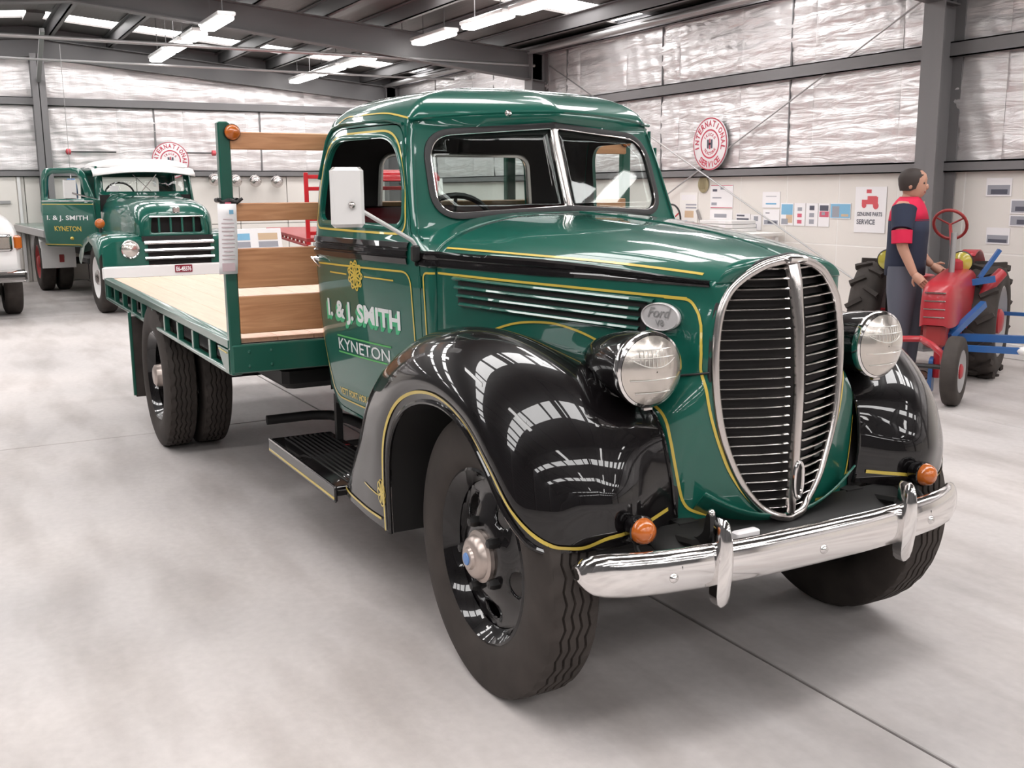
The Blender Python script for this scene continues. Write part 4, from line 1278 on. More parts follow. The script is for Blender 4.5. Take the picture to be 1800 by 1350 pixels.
def disc_wheel(tyre, kind, s):
    """rim, disc with hand holes, hub and nuts; s = side that faces out; kind 'front' or 'rear'"""
    Y = lambda o: s * o
    rim = MB().lathe([(.245, -.07), (.268, -.068), (.272, -.060), (.262, -.050), (.245, -.035), (.240, 0), (.245, .045), (.262, .060), (.272, .072), (.276, .076), (.268, .080), (.258, .070), (.243, .052), (.232, .034)], (0, 0, 0), (0, s, 0), 56).build('rim', M['black'], tyre)
    dish = -1.0 if kind == 'rear' else 1.0
    holes = []
    for q in range(5):
        a = q * 2 * PI / 5 + .45
        holes.append([(.175 * math.cos(a) + .030 * math.cos(t) * math.cos(a) - .042 * math.sin(t) * math.sin(a), .175 * math.sin(a) + .030 * math.cos(t) * math.sin(a) + .042 * math.sin(t) * math.cos(a)) for t in np.linspace(0, 2 * PI, 27)[:-1]])
    circ = [(.236 * math.cos(t), .236 * math.sin(t)) for t in np.linspace(0, 2 * PI, 73)[:-1]]
    def lift(u, v):
        r = math.hypot(u, v)
        h = float(lerp_table([(0, .070), (.10, .069), (.115, .066), (.135, .057), (.16, .046), (.20, .034), (.22, .031), (.236, .033)], r)[0]) * dish
        return (u, Y(h if dish > 0 else h * .9 + .02), v)
    mb = MB(); plate(mb, circ, holes, .017, lift)
    mb.build('wheel_disc', M['black'], tyre, smooth=60, solid=.006)
    h0 = .070 if dish > 0 else -.03
    if kind == 'front':
        MB().lathe([(.082, h0 - .01), (.082, h0 + .012), (.070, h0 + .018), (.064, h0 + .034), (.052, h0 + .042), (.036, h0 + .044), (.032, h0 + .053), (.001, h0 + .055)], (0, 0, 0), (0, s, 0), 28).build('hub', M['hubmetal'], tyre)
        MB().lathe([(.020, h0 + .0545), (.018, h0 + .058), (.001, h0 + .059)], (0, 0, 0), (0, s, 0), 16).build('hub_badge', M['blue_dot'], tyre)
    else:
        MB().lathe([(.085, h0 - .01), (.085, h0 + .05), (.070, h0 + .07), (.066, h0 + .11), (.05, h0 + .12), (.001, h0 + .122)], (0, 0, 0), (0, s, 0), 28).build('hub', M['hubmetal'], tyre)
    for q in range(5):
        a = q * 2 * PI / 5 + .1
        MB().lathe([(.018, h0 - .008), (.018, h0 + .012), (.013, h0 + .026), (.001, h0 + .028)], (.108 * math.cos(a), 0, .108 * math.sin(a)), (0, s, 0), 6).build('wheel_nut', M['satin'], tyre)
def wheel(x, y, kind, s, rz=0.0):
    t = link(bpy.data.objects.new('tyre', TYRE), truck); t.location = (x, y, .44); t.rotation_euler = (0, random.uniform(0, 6), rz)
    disc_wheel(t, kind, s); return t
wheel(0.0, -.715, 'front', -1); wheel(0.0, .715, 'front', 1)
for s in (-1, 1):
    wheel(-3.84, s * .995, 'rear', s); wheel(-3.84, s * .790, 'rear', -s)
# axles and chassis
ch = MB()
for s in (-1, 1):
    ch.span((-5.55, s * .36, .60), (-.6, s * .44, .76)); ch.span((-.6, s * .30, .50), (.44, s * .37, .60))
for x in (-5.4, -4.4, -3.2, -2.2, -1.1): ch.span((x - .04, -.36, .62), (x + .04, .36, .74))
ch.span((.36, -.30, .50), (.42, .30, .58))
ch.build('chassis_frame', M['chassis'], truck, smooth=0)
MB().tube([(0, -.66, .44), (0, -.5, .40), (0, 0, .36), (0, .5, .40), (0, .66, .44)], .035, 8).build('front_axle', M['chassis'], truck)
ra = MB().cyl((-3.84, -.80, .44), (-3.84, .80, .44), .055, n=12); ra.sphere((-3.84, 0, .44), .17, 16); ra.cyl((-3.7, 0, .45), (-.9, 0, .55), .035, n=10); ra.build('rear_axle', M['chassis'], truck)
for s in (-1, 1):
    for xa in (0, -3.84):
        sp2 = MB()
        for q in range(4):
            L = .55 - .1 * q
            sp2.tube([(xa - L, s * .40, .58 - .018 * q + .0), (xa, s * .40, .48 - .018 * q + .03), (xa + L, s * .40, .58 - .018 * q)], .014, 6)
        sp2.build('leaf_spring', M['chassis'], truck)
MB().bevel_box((-2.45, -.62, .675), (.80, .34, .12), .03).build('fuel_tank', M['chassis'], truck)
MB().bevel_box((-1.2, 0, .55), (1.3, .6, .22), .05).build('gearbox', M['chassis'], truck)
MB().bevel_box((-.05, 0, .85), (.85, .42, .5), .08).build('engine', M['chassis'], truck)
MB().tube([(-1.1, -.24, .36), (-2.7, -.24, .29), (-2.92, -.27, .275), (-3.0, -.36, .27), (-3.02, -.62, .265)], .028, 10).build('exhaust_pipe', M['chassis'], truck)

# ---- running boards -----------------------------------------------------------------------------------
for s in (-1, 1):
    rb_ = MB().bevel_box((-1.53, s * .735, .395), (.93, .30, .022), .006).build('running_board', M['black'], truck)
    MB().bevel_box((-1.53, s * .885, .372), (.93, .014, .066), .005).build('board_skirt', M['black'], rb_)
    MB().span((-1.99, s * .8915, .352), (-1.07, s * .8935, .362)).build('yellow_line', M['yellow'], rb_)
    for k in range(9):
        MB().bevel_box((-1.53, s * (.63 + .024 * k), .409), (.86, .010, .007), .002).build('rib', M['satin'], rb_)
    MB().tube([(-1.99, s * .888, .404), (-1.07, s * .888, .404)], .006, 6).build('board_edge', M['chrome'], rb_)
    for x in (-1.85, -1.12):
        MB().bar((x, s * .30, .375), (x, s * .87, .365), .04, .02).build('board_bracket', M['chassis'], rb_)
MB().bar((-1.83, -.60, .62), (-1.83, -.60, .40), .03, .03, (1, 0, 0)).build('board_hanger', M['chassis'], truck)

# ---- tray -----------------------------------------------------------------------------------------------
BX0, BX1, BY = -5.71, -1.865, 1.085
deck = MB().span((BX0 + .02, -BY + .05, .865), (BX1, BY - .05, .885)).build('deck', M['chassis'], truck)
nbd = 12; bw = (2 * BY - .12) / nbd
for i in range(nbd):
    y = -BY + .06 + bw * (i + .5)
    MB().bevel_box(((BX0 + BX1) / 2, y, .893), (BX1 - BX0 - .04, bw - .002, .024), .002).build('deck_plank', M['deck'], deck, smooth=0)
for s in (-1, 1):
    r = MB(); r.bevel_box(((BX0 + BX1) / 2, s * (BY - .03), .885), (BX1 - BX0, .06, .05), .008)
    rail = r.build('side_rail', M['green_frame'], truck)
    MB().bevel_box(((BX0 + BX1) / 2, s * (BY - .02), .757), (BX1 - BX0, .04, .024), .006).build('lower_rail', M['green_frame'], rail)
    npost = 10
    for i in range(npost + 1):
        x = BX0 + .03 + (BX1 - BX0 - .06) * i / npost
        MB().bevel_box((x, s * (BY - .022), .813), (.045, .03, .10), .004).build('rail_post', M['green_frame'], rail)
    MB().span((BX0 + .05, s * (BY - .10), .75), (BX1 - .05, s * (BY - .085), .86)).build('rail_backing', M['chassis'], rail)
    # gusset at the front corner
    MB().prism(rounded([(BX1 - .002, .860), (BX1 - .21, .860), (BX1 - .15, .815), (BX1 - .10, .768), (BX1 - .002, .760)], [.003, .02, .05, .03, .003], 5), lambda a, b, d: (a, d, b), s * (BY + .001), s * (BY - .012)).build('corner_gusset', M['green_frame'], rail, smooth=0)
    MB().tube([(BX1 - .02, s * (BY + .003), .845), (BX1 - .17, s * (BY + .003), .848)], .003, 5).build('yellow_line', M['yellow'], rail)
for x in np.linspace(BX0 + .2, BX1 - .2, 9):
    MB().span((x - .03, -BY + .06, .77), (x + .03, BY - .06, .865)).build('cross_bearer', M['chassis'], deck)
MB().span((BX0 - .02, -BY, .75), (BX0 + .02, BY, .905)).build('tail_rail', M['green_frame'], truck)
fb = MB().bevel_box((BX1 + .012, 0, .818), (.03, 2 * BY - .02, .130), .006).build('front_beam', M['green_frame'], truck)
for y in (-1.0, -.9, -.45, .45, .9, 1.0):
    for z in (.785, .85):
        MB().lathe([(.001, .006), (.006, .005), (.008, 0)], (BX1 + .027, y, z), (1, 0, 0), 8).build('bolt', M['green_frame'], fb)
hbrd = MB().bevel_box((BX1 - .005, -1.055, 1.295), (.05, .052, 1.10), .006)
hbrd = hbrd.build('headboard_post', M['green_frame'], truck); 
for y in (1.055, -.36, .36):
    MB().bevel_box((BX1 - .03, y, 1.295), (.04, .052, 1.10), .006).build('headboard_post', M['green_frame'], truck)
for z0, z1 in ((1.729, 1.803), (1.424, 1.502), (1.132, 1.306), (.930, 1.096)):
    MB().bevel_box((BX1 + .010, 0, (z0 + z1) / 2), (.022, 2 * 1.030, z1 - z0), .004).build('headboard_plank', M['board'], truck, smooth=0)
for s in (-1, 1):
    c = Vector((BX1 + .028, s * 1.022, 1.800))
    al = MB().lathe([(.034, -.014), (.036, .0), (.034, .004)], c, (1, 0, 0), 20).build('marker_lamp', M['satin'], truck)
    MB().lathe([(.033, .002), (.031, .014), (.020, .024), (.001, .028)], c, (1, 0, 0), 20).build('amber_lens', M['amber'], al)
# mud flaps
for s in (-1, 1):
    mf = MB().bevel_box((-4.42, s * .90, .48), (.012, .42, .54), .004).build('mud_flap', M['rubber'], truck)
    MB().bevel_box((-4.42, s * 1.115, .50), (.02, .02, .56), .004).build('flap_edge', M['green_frame'], mf)
# ================================================================== SECOND GREEN TRUCK (behind)
def simple_wheel(parent, c, R, W, axis, rim_mat, hub_mat, name='tyre', lugs=0, rim_r=.58):
    """tyre with rounded shoulders, rim dish and hub; axis = outward direction"""
    r = R * rim_r
    t = MB().lathe([(r, -W * .42), (r + .02, -W * .48), (R * .85, -W * .5), (R * .96, -W * .42), (R, -W * .3), (R, W * .3), (R * .96, W * .42), (R * .85, W * .5), (r + .02, W * .48), (r, W * .42)], c, axis, 40)
    t = t.build(name, M['rubber'], parent)
    MB().lathe([(r * 1.02, -W * .4), (r * .94, -W * .3), (r * .92, W * .2), (r * .98, W * .40), (r * 1.03, W * .44), (r * .99, W * .46), (r * .90, W * .34), (r * .72, W * .16), (r * .40, W * .22), (r * .36, W * .34)], c, axis, 32).build('rim', rim_mat, t)
    MB().lathe([(r * .37, W * .1), (r * .36, W * .42), (r * .26, W * .5), (.001, W * .52)], c, axis, 20).build('hub', hub_mat, t)
    if lugs:
        u, w, d = basis(axis)
        for i in range(lugs):
            for s in (-1, 1):
                a = 2 * PI * (i + (.5 if s > 0 else 0)) / lugs
                P = []
                for k in (0, 1):
                    aa = a + (1 - k) * .16
                    e = u * math.cos(aa) + w * math.sin(aa)
                    P.append(Vector(c) + e * (R + .004) + d * s * W * (.02 + .46 * k))
                e = (u * math.cos(a) + w * math.sin(a))
                MB().bar(P[0], P[1], .035, .045, e).build('lug', M['rubber'], t)
    return t

M['faint_ink'] = principled('faint_ink', (.66, .50, .53), .7)
t2 = tag(empty('rear_green_truck', (-11.8, .52, 0), .05), 'older dark green truck with white roof visor and open door, parked behind', 'truck')
# bonnet
def b_sec(x):
    hw, zt, zb = lerp_table([(-1.15, .63, 1.53, 1.02), (-.6, .60, 1.51, 1.0), (0, .56, 1.48, 1.0), (.25, .53, 1.45, 1.0), (.42, .50, 1.41, 1.0), (.52, .46, 1.34, 1.0), (.56, .42, 1.27, 1.0)], x)
    out = []
    for a in np.linspace(0, PI, 25):
        c, s = math.cos(a), math.sin(a)
        out.append((x, -hw * math.copysign(abs(c) ** .55, c), zb + (zt - zb) * abs(s) ** .5))
    return out
MB().grid([b_sec(x) for x in (-1.15, -.9, -.6, -.3, 0, .15, .25, .34, .42, .48, .52, .545, .56)]).build('bonnet', M['green'], t2)
nose = MB()
hole = rounded([(-.33, 1.04), (.33, 1.04), (.31, 1.235), (-.31, 1.235)], .03, 4)
outl = [(p[1], p[2]) for p in b_sec(.56)]
plate(nose, [(a, b) for a, b in rounded([(-.44, .98), (.44, .98), (.44, 1.10), (.40, 1.24), (.30, 1.285), (-.30, 1.285), (-.40, 1.24), (-.44, 1.10)], .06, 4)], [hole], .06, lambda y, z: (.575 - .12 * y * y, y, z))
nose.build('nose_panel', M['green'], t2, solid=.02)
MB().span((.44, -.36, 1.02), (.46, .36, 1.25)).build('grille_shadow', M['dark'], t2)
for i in range(4):
    MB().bevel_box((.555, -.22 + .147 * i, 1.14), (.02, .028, .20), .006).build('grille_upright', M['green'], t2)
MB().tube([(.58, y, 1.245) for y in np.linspace(-.34, .34, 9)], .008, 6).build('nose_trim', M['chrome'], t2)
MB().bevel_box((.585, 0, 1.325), (.02, .09, .07), .01).build('nose_badge', M['dull_chrome'], t2)
for s in (-1, 1):
    f = []
    for x, top, zb in ((-.80, .78, .62), (-.68, .93, .60), (-.5, 1.0, .70), (-.3, 1.04, .86), (0, 1.06, .93), (.25, 1.05, .88), (.42, 1.03, .72), (.54, 1.0, .62), (.62, .93, .60), (.65, .86, .60)):
        f.append([(x, s * .40, top - .02), (x, s * .62, top + .005), (x, s * .82, top), (x, s * .93, top - .03), (x, s * .985, top - .09), (x, s * 1.0, (top + zb) / 2), (x, s * .995, zb)])
    fm = MB().grid(f).build('front_wing', M['green'], t2, smooth=50)
    MB().grid([[(.648, s * .40, .60), (.648, s * .40, .93)], [(.655, s * .62, .60), (.662, s * .62, .95)], [(.655, s * .82, .60), (.655, s * .82, .94)], [(.65, s * .96, .60), (.648, s * .96, .86)]]).build('wing_front', M['green'], t2)
    l = MB().lathe([(.115, -.02), (.12, .01), (.112, .025), (.10, .02), (.07, .035), (.001, .045)], (.655, s * .62, .845), (1, 0, 0), 28).build('headlamp', M['chrome'], t2)
    MB().lathe([(.098, .022), (.07, .036), (.001, .047)], (.655, s * .62, .845), (1, 0, 0), 28).build('lens', M['lens'], l)
    b = MB().cyl((.12, s * .86, 1.05), (.12, s * .86, 1.10), .02, n=8).build('blinker_stem', M['satin'], t2)
    MB().sphere((.12, s * .86, 1.16), .065, 14, (.6, 1, 1)).build('amber_lens', M['amber'], b)
    simple_wheel(t2, (0, s * .83, .46), .46, .22, (0, s, 0), M['white'], M['dull_chrome'])
    for yy, d in ((1.02, s), (.76, -s)):
        simple_wheel(t2, (-3.96, s * yy, .46), .46, .22, (0, d, 0), M['dull_red'], M['dull_red'])
for i in range(3):
    z = .72 + .10 * i
    P = [[(.60, y, z - .018), (.66, y, z - .02), (.672, y, z), (.66, y, z + .02), (.60, y, z + .018)] for y in np.linspace(-.44, .44, 9)]
    MB().grid(P).build('grille_bar', M['chrome'], t2)
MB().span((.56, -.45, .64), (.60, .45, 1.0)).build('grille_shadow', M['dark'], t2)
bp2 = MB().bevel_box((.745, 0, .56), (.06, 1.98, .165), .02).build('bumper', M['white'], t2)
pl = MB().bevel_box((.779, .0, .585), (.01, .22, .095), .003).build('number_plate', principled('maroon_plate', (.22, .012, .03), .4), bp2)
text_obj('plate_number', 'E6-4B376', .19, .06, lambda u, v: (.7855, -.095 + u, .553 + v), M['paper'], pl, bold=.03)
# cab
fx = lambda z: -1.02 - .22 * (z - 1.5)
WS2 = rounded([(-.56, 1.56), (.56, 1.56), (.55, 1.84), (0, 1.88), (-.55, 1.84)], [.05, .05, .08, .05, .08], 5)
mb = MB(); plate(mb, rounded([(-.68, 1.40), (.68, 1.40), (.645, 1.90), (-.645, 1.90)], [.02, .02, .08, .08], 4), [WS2], .09, lambda y, z: (fx(z) - .25 * y * y, y, z)); cab2 = mb.build('cab_front', M['green'], t2, solid=.02)
mb = MB(); plate(mb, WS2, [], .1, lambda y, z: (fx(z) - .25 * y * y - .01, y, z)); mb.build('windscreen_pane', M['glass'], cab2)
RW2 = rounded([(-.45, 1.50), (.45, 1.50), (.45, 1.78), (-.45, 1.78)], .06, 4)
mb = MB(); plate(mb, rounded([(-.68, .78), (.68, .78), (.66, 1.92), (-.66, 1.92)], .08, 4), [RW2], .12, lambda y, z: (-2.20, y, z)); mb.build('cab_back', M['green'], t2, solid=.02)
LS = rounded([(-1.95, 1.48), (-1.22, 1.48), (-1.28, 1.80), (-1.92, 1.80)], .06, 4)
mb = MB(); plate(mb, [(-2.2, .78), (-1.0, .78), (-1.02, 1.50), (-1.12, 1.90), (-2.2, 1.90)], [LS], .12, lambda x, z: (x, .69 - .06 * (z - .78), z)); mb.build('cab_side', M['green'], t2, solid=.02)
sd = MB(); sd.bar((-2.17, -.68, .78), (-2.17, -.64, 1.9), .06, .03, (1, 0, 0)); sd.bar((-2.2, -.64, 1.89), (-1.1, -.64, 1.89), .03, .05); sd.bar((-1.05, -.66, .78), (-1.0, -.67, 1.45), .06, .04, (1, 0, 0)); sd.bar((-2.2, -.68, .80), (-1.0, -.68, .80), .04, .06)
sd.build('door_aperture', M['green'], t2, smooth=0)
R2 = []
for k in np.linspace(0, PI / 2, 9):
    s_, z = math.cos(k) ** .6, 1.90 + .13 * math.sin(k)
    R2.append([(-1.62 + (.60 if math.cos(t) > 0 else .58) * s_ * math.copysign(abs(math.cos(t)) ** .35, math.cos(t)), .66 * s_ * math.copysign(abs(math.sin(t)) ** .35, math.sin(t)), z) for t in np.linspace(0, 2 * PI, 49)[:-1]])
MB().grid(R2, closed_v=True).build('cab_roof', M['white'], t2, smooth=60)
vis = [[(fx(1.88) - .25 * y * y + dx, y, 1.865 + dz - .05 * (abs(y) / .66) ** 2) for dx, dz in ((-.05, .09), (.10, .07), (.20, .01), (.22, -.03), (.20, -.04))] for y in np.linspace(-.70, .70, 15)]
MB().grid(vis).build('roof_visor', M['white'], t2, solid=.01)
MB().span((-2.18, -.6, .80), (-1.1, .6, 1.0)).build('cab_floor', M['dark'], t2)
MB().bevel_box((-1.85, 0, 1.18), (.5, 1.2, .30), .06).build('bench_seat', M['dark'], t2)
MB().span((-1.14, -.62, 1.30), (-1.06, .62, 1.52)).build('dashboard', M['dark'], t2)
tor = [(-1.33, -.30 + .2 * math.cos(t), 1.52 + .17 * math.sin(t)) for t in np.linspace(0, 2 * PI, 25)[:-1]]
MB().tube(tor, .013, 6, True).build('steering_wheel', M['satin'], t2)
for s, a in ((-1, .25), (1, -.25)):
    MB().bar((fx(1.57) + .03, s * .06 - .12 * s - .2 * 0, 1.57), (fx(1.80) + .015, s * .06 + .10 * s, 1.80), .012, .008).build('wiper', M['chrome'], t2)
MB().bevel_box((fx(1.62) - .03, -.42, 1.605), (.004, .12, .08), .001).build('windscreen_card', M['paper'], t2)
MB().bevel_box((fx(1.66) - .03, .14, 1.70), (.004, .04, .13), .001).build('windscreen_card', M['paper'], t2)
# open door, hinged at the front, swung out
dr = MB()
DO = rounded([(0, .80), (1.02, .80), (1.06, 1.40), (1.0, 1.90), (.22, 1.90), (.02, 1.45)], [.03, .06, .1, .14, .16, .1], 6)
DW = rounded([(.17, 1.47), (.96, 1.47), (.90, 1.82), (.30, 1.82)], [.05, .06, .10, .12], 6)
ang = math.radians(33)
ddir = Vector((-math.cos(ang), -math.sin(ang), 0)); dn = Vector((math.sin(ang), -math.cos(ang), 0))
H2 = Vector((-1.03, -.69, 0))
plate(dr, DO, [DW], .08, lambda u, z: H2 + ddir * u + Vector((0, 0, z)) + dn * .03 * math.sin(PI * min(1, max(0, (z - .8) / .7))))
door2 = dr.build('open_door', M['green'], t2, solid=.035)
fn2 = lambda u0, z0: (lambda u, v: H2 + ddir * (u0 - u) + Vector((0, 0, z0 + v)) + dn * (.03 * math.sin(PI * min(1, max(0, (z0 + v - .8) / .7))) + .004))
text_obj('lettering', 'I. & J. SMITH', .80, .085, fn2(.93, 1.155), M['cream_text'], door2, bold=.02)
text_obj('lettering', 'KYNETON', .52, .07, fn2(.80, 1.02), M['yellow'], door2, bold=.02)
for z in (1.395, 1.44, .83):
    MB().bar(H2 + ddir * .03 + Vector((0, 0, z)) + dn * .012, H2 + ddir * 1.03 + Vector((0, 0, z)) + dn * .012, .006, .012 if z > 1 else .008).build('door_line', M['yellow'] if z < 1.4 else M['chrome'], door2)
MB().sphere(H2 + ddir * .48 + Vector((0, 0, .92)) + dn * .02, .03, 10, (1, 1, .8)).build('door_emblem', M['yellow'], door2)
m2 = MB().bevel_box((0, 0, 0), (.03, .17, .26), .02); m2.v = [tuple(Vector(p) + Vector((-.95, -1.02, 1.60))) for p in m2.v]; m2 = m2.build('mirror', M['white'], t2)
MB().tube([(-.90, -.68, 1.46), (-.92, -.86, 1.51), (-.94, -1.0, 1.55)], .012, 6).build('mirror_arm', M['chrome'], m2)
# chassis, guards and tray
c2 = MB()
for s in (-1, 1): c2.span((-6.0, s * .38, .55), (.5, s * .46, .75))
c2.cyl((-3.96, -.8, .46), (-3.96, .8, .46), .06, n=10); c2.cyl((0, -.75, .44), (0, .75, .44), .04, n=10); c2.build('chassis_frame', M['chassis'], t2, smooth=0)
for s in (-1, 1):
    g2 = MB().bevel_box((-3.30, s * .90, .60), (.02, .50, .42), .006).build('mud_guard', M['white'], t2)
    MB().bevel_box((-3.285, s * .86, .54), (.01, .07, .12), .003).build('guard_badge', M['dull_red'], g2)
    MB().grid([[(-3.96 + .56 * math.cos(t), s * y, .46 + .56 * math.sin(t)) for y in (.66, 1.14)] for t in np.linspace(.45, PI - .3, 14)]).build('rear_guard', M['white'], t2, solid=.008)
MB().bevel_box((-4.15, 0, 1.0), (3.7, 2.42, .07), .01).build('tray', M['green_frame'], t2)
for s in (-1, 1): MB().bevel_box((-4.15, s * 1.20, .96), (3.7, .05, .12), .01).build('tray_rail', M['galv'], t2)
MB().bevel_box((-1.35, -.74, .62), (.6, .22, .10), .02).build('cab_step', M['chassis'], t2)

# blue shirt visible in the open doorway
sh = MB(); P = []
for z, w, d in ((1.36, .15, .07), (1.46, .155, .075), (1.56, .165, .08), (1.66, .17, .075), (1.72, .13, .06), (1.75, .06, .05)):
    P.append([(d * math.cos(t), w * math.sin(t), z) for t in np.linspace(0, 2 * PI, 25)[:-1]])
sh.grid(P, closed_v=True)
for s in (-1, 1): sh.tube([(0, s * .13, 1.68), (.01, s * .19, 1.60), (.02, s * .21, 1.48)], [.045, .05, .045], 12)
shirt = empty('hanging_shirt', (-13.55, -.43, 0), 1.45)
sh.build('shirt_body', principled('blue_cloth', (.10, .27, .62), .8), shirt, smooth=60)
MB().tube([(0, -.14, 1.75), (0, 0, 1.80), (0, .14, 1.75)], .008, 6).build('coat_hanger', M['steel'], shirt)
MB().tube([(0, 0, 1.80), (0, 0, 3.60)], .004, 6).build('hanging_cord', M['steel'], shirt)
tag(shirt, 'blue shirt seen through the open door window of the rear green truck', 'shirt')

# ================================================================== WHITE UTILITY AT THE LEFT EDGE
w = tag(empty('white_utility', (-12.25, -2.20, 0), .03), 'white utility vehicle cut off by the left edge, with square headlamp', 'utility vehicle')
def u_sec(x):
    hw, zt, zb = lerp_table([(-5.0 + 2.2, .88, 1.16, .62), (-1.3, .90, 1.38, .60), (-.8, .90, 1.36, .60), (0, .90, 1.33, .60), (.55, .89, 1.28, .60), (.72, .87, 1.22, .60), (.80, .83, 1.12, .62)], x)
    out = []
    for a in np.linspace(0, PI, 33):
        c, s = math.cos(a), math.sin(a)
        out.append((x, -hw * math.copysign(abs(c) ** .35, c), zb + (zt - zb) * abs(s) ** .32))
    return out
ub = MB().grid([u_sec(x) for x in (-2.6, -2.0, -1.3, -.8, -.4, 0, .3, .55, .65, .72, .77, .80)]); n_ = len(u_sec(0)); ub.f.append(tuple(range(len(ub.v) - n_, len(ub.v))))
ub.build('body', M['white'], w, smooth=50)
cp = []
for z, x0, x1, hw in ((1.30, -.95, -2.5, .80), (1.40, -1.05, -2.48, .78), (1.70, -1.42, -2.38, .66), (1.78, -1.52, -2.3, .60), (1.80, -1.7, -2.15, .45)):
    cp.append([((x0 + x1) / 2 + (x0 - x1) / 2 * math.copysign(abs(math.cos(t)) ** .3, math.cos(t)), hw * math.copysign(abs(math.sin(t)) ** .3, math.sin(t)), z) for t in np.linspace(0, 2 * PI, 41)[:-1]])
cpm = MB().grid(cp, closed_v=True); cpm.f.append(tuple(range(len(cpm.v) - 40, len(cpm.v)))); cpm.build('cabin', M['white'], w, smooth=50)
MB().grid([[(-1.10, y, 1.43), (-1.38, y * .84, 1.67)] for y in (-.66, 0, .66)]).build('windscreen_pane', M['seal'], w, solid=.02)
MB().bevel_box((-3.5, 0, .95), (2.0, 1.76, .5), .05).build('tub', M['white'], w)
for s in (-1, 1):
    lamp = MB().bevel_box((.815, s * .66, .955), (.06, .26, .20), .02).build('headlamp', M['chrome'], w)
    MB().bevel_box((.845, s * .66, .955), (.02, .21, .155), .01).build('lens', M['lens'], lamp)
    MB().bevel_box((.77, s * .855, .955), (.10, .09, .17), .02).build('amber_lens', M['amber'], w)
    simple_wheel(w, (0, s * .80, .38), .38, .22, (0, s, 0), M['dull_chrome'], M['dull_chrome']); simple_wheel(w, (-2.9, s * .80, .38), .38, .22, (0, s, 0), M['dull_chrome'], M['dull_chrome'])
ubp = MB().bevel_box((.90, 0, .55), (.09, 1.84, .15), .03).build('bumper', M['chrome'], w)
MB().bevel_box((.948, 0, .552), (.01, 1.8, .03), .004).build('bumper_strip', M['satin'], ubp)
MB().bevel_box((.80, 0, .95), (.03, 1.0, .18), .01).build('grille', M['satin'], w)
MB().span((-3.0, -.5, .36), (.5, .5, .6)).build('underbody', M['chassis'], w)

# ================================================================== RED TRUCK (mostly hidden behind the flatbed)
r = tag(empty('red_truck', (-9.4, 2.54, 0), math.radians(-9)), 'red flatbed truck with open rack, mostly hidden behind the headboard planks', 'truck')
tr_ = MB().bevel_box((-2.0, 0, .97), (4.1, 1.66, .05), .008).build('tray', M['dull_red'], r)
for s in (-1, 1):
    MB().bevel_box((-2.0, s * .82, .905), (4.1, .03, .03), .004).build('lower_rail', M['dull_red'], tr_)
    for i in range(12): MB().bevel_box((-3.95 + .355 * i, s * .82, .935), (.05, .03, .06), .004).build('rail_post', M['dull_red'], tr_)
    MB().bevel_box((0.02, s * .80, 1.34), (.05, .05, .86), .006).build('rack_post', M['red'], r)
    simple_wheel(r, (1.75, s * .62, .36), .36, .16, (0, s, 0), M['red'], M['dull_chrome']); simple_wheel(r, (-1.6, s * .66, .36), .36, .18, (0, s, 0), M['red'], M['dull_chrome'])
for z in (1.05, 1.22, 1.40, 1.58, 1.72): MB().bevel_box((.02, 0, z), (.03, 1.62, .045), .005).build('rack_bar', M['red'], r)
cp = []
for z, x0, x1, hw in ((.60, 1.25, .16, .60), (.95, 1.27, .15, .62), (1.40, 1.25, .14, .62)):
    cp.append([((x0 + x1) / 2 + (x0 - x1) / 2 * math.copysign(abs(math.cos(t)) ** .3, math.cos(t)), hw * math.copysign(abs(math.sin(t)) ** .3, math.sin(t)), z) for t in np.linspace(0, 2 * PI, 41)[:-1]])
MB().grid(cp, closed_v=True).build('cab_lower', M['red'], r, smooth=50, solid=.01)
cp = []
for z, k in ((1.66, 1.0), (1.70, .99), (1.74, .95), (1.77, .86), (1.785, .6), (1.79, .05)):
    cp.append([(.66 + .52 * k * math.copysign(abs(math.cos(t)) ** .35, math.cos(t)), .60 * k * math.copysign(abs(math.sin(t)) ** .35, math.sin(t)), z) for t in np.linspace(0, 2 * PI, 41)[:-1]])
MB().grid(cp, closed_v=True).build('cab_roof', M['red'], r, smooth=60)
for x, y in ((.18, -.58), (.18, .58), (1.1, -.57), (1.1, .57)): MB().bar((x, y, 1.38), (x + (.04 if x > 1 else 0) * -1, y * .99, 1.68), .05, .05, (1, 0, 0)).build('cab_pillar', M['dull_chrome'], r)
g = MB()
g.grid([[(.17, y, z) for y in (-.54, .54)] for z in (1.40, 1.67)]); g.build('rear_window_pane', M['glass'], r)
MB().bevel_box((.45, 0, 1.0), (.4, 1.1, .3), .05).build('bench_seat', M['dark'], r)
rb = []
for x, hw, zt in ((1.2, .55, 1.30), (1.6, .48, 1.24), (2.0, .40, 1.18), (2.25, .33, 1.10)):
    rb.append([(x, -hw * math.copysign(abs(math.cos(a)) ** .5, math.cos(a)), .7 + (zt - .7) * abs(math.sin(a)) ** .5) for a in np.linspace(0, PI, 21)])
rbm = MB().grid(rb); rbm.f.append(tuple(range(len(rbm.v) - 21, len(rbm.v)))); rbm.build('bonnet', M['red'], r, smooth=50)
for s in (-1, 1):
    MB().grid([[(1.75 + .46 * math.cos(t), s * y, .36 + .46 * math.sin(t)) for y in (.40, .72)] for t in np.linspace(-.1, PI, 14)]).build('front_wing', M['red'], r, solid=.01)
MB().span((-3.9, -.35, .42), (2.2, .35, .62)).build('chassis_frame', M['chassis'], r)

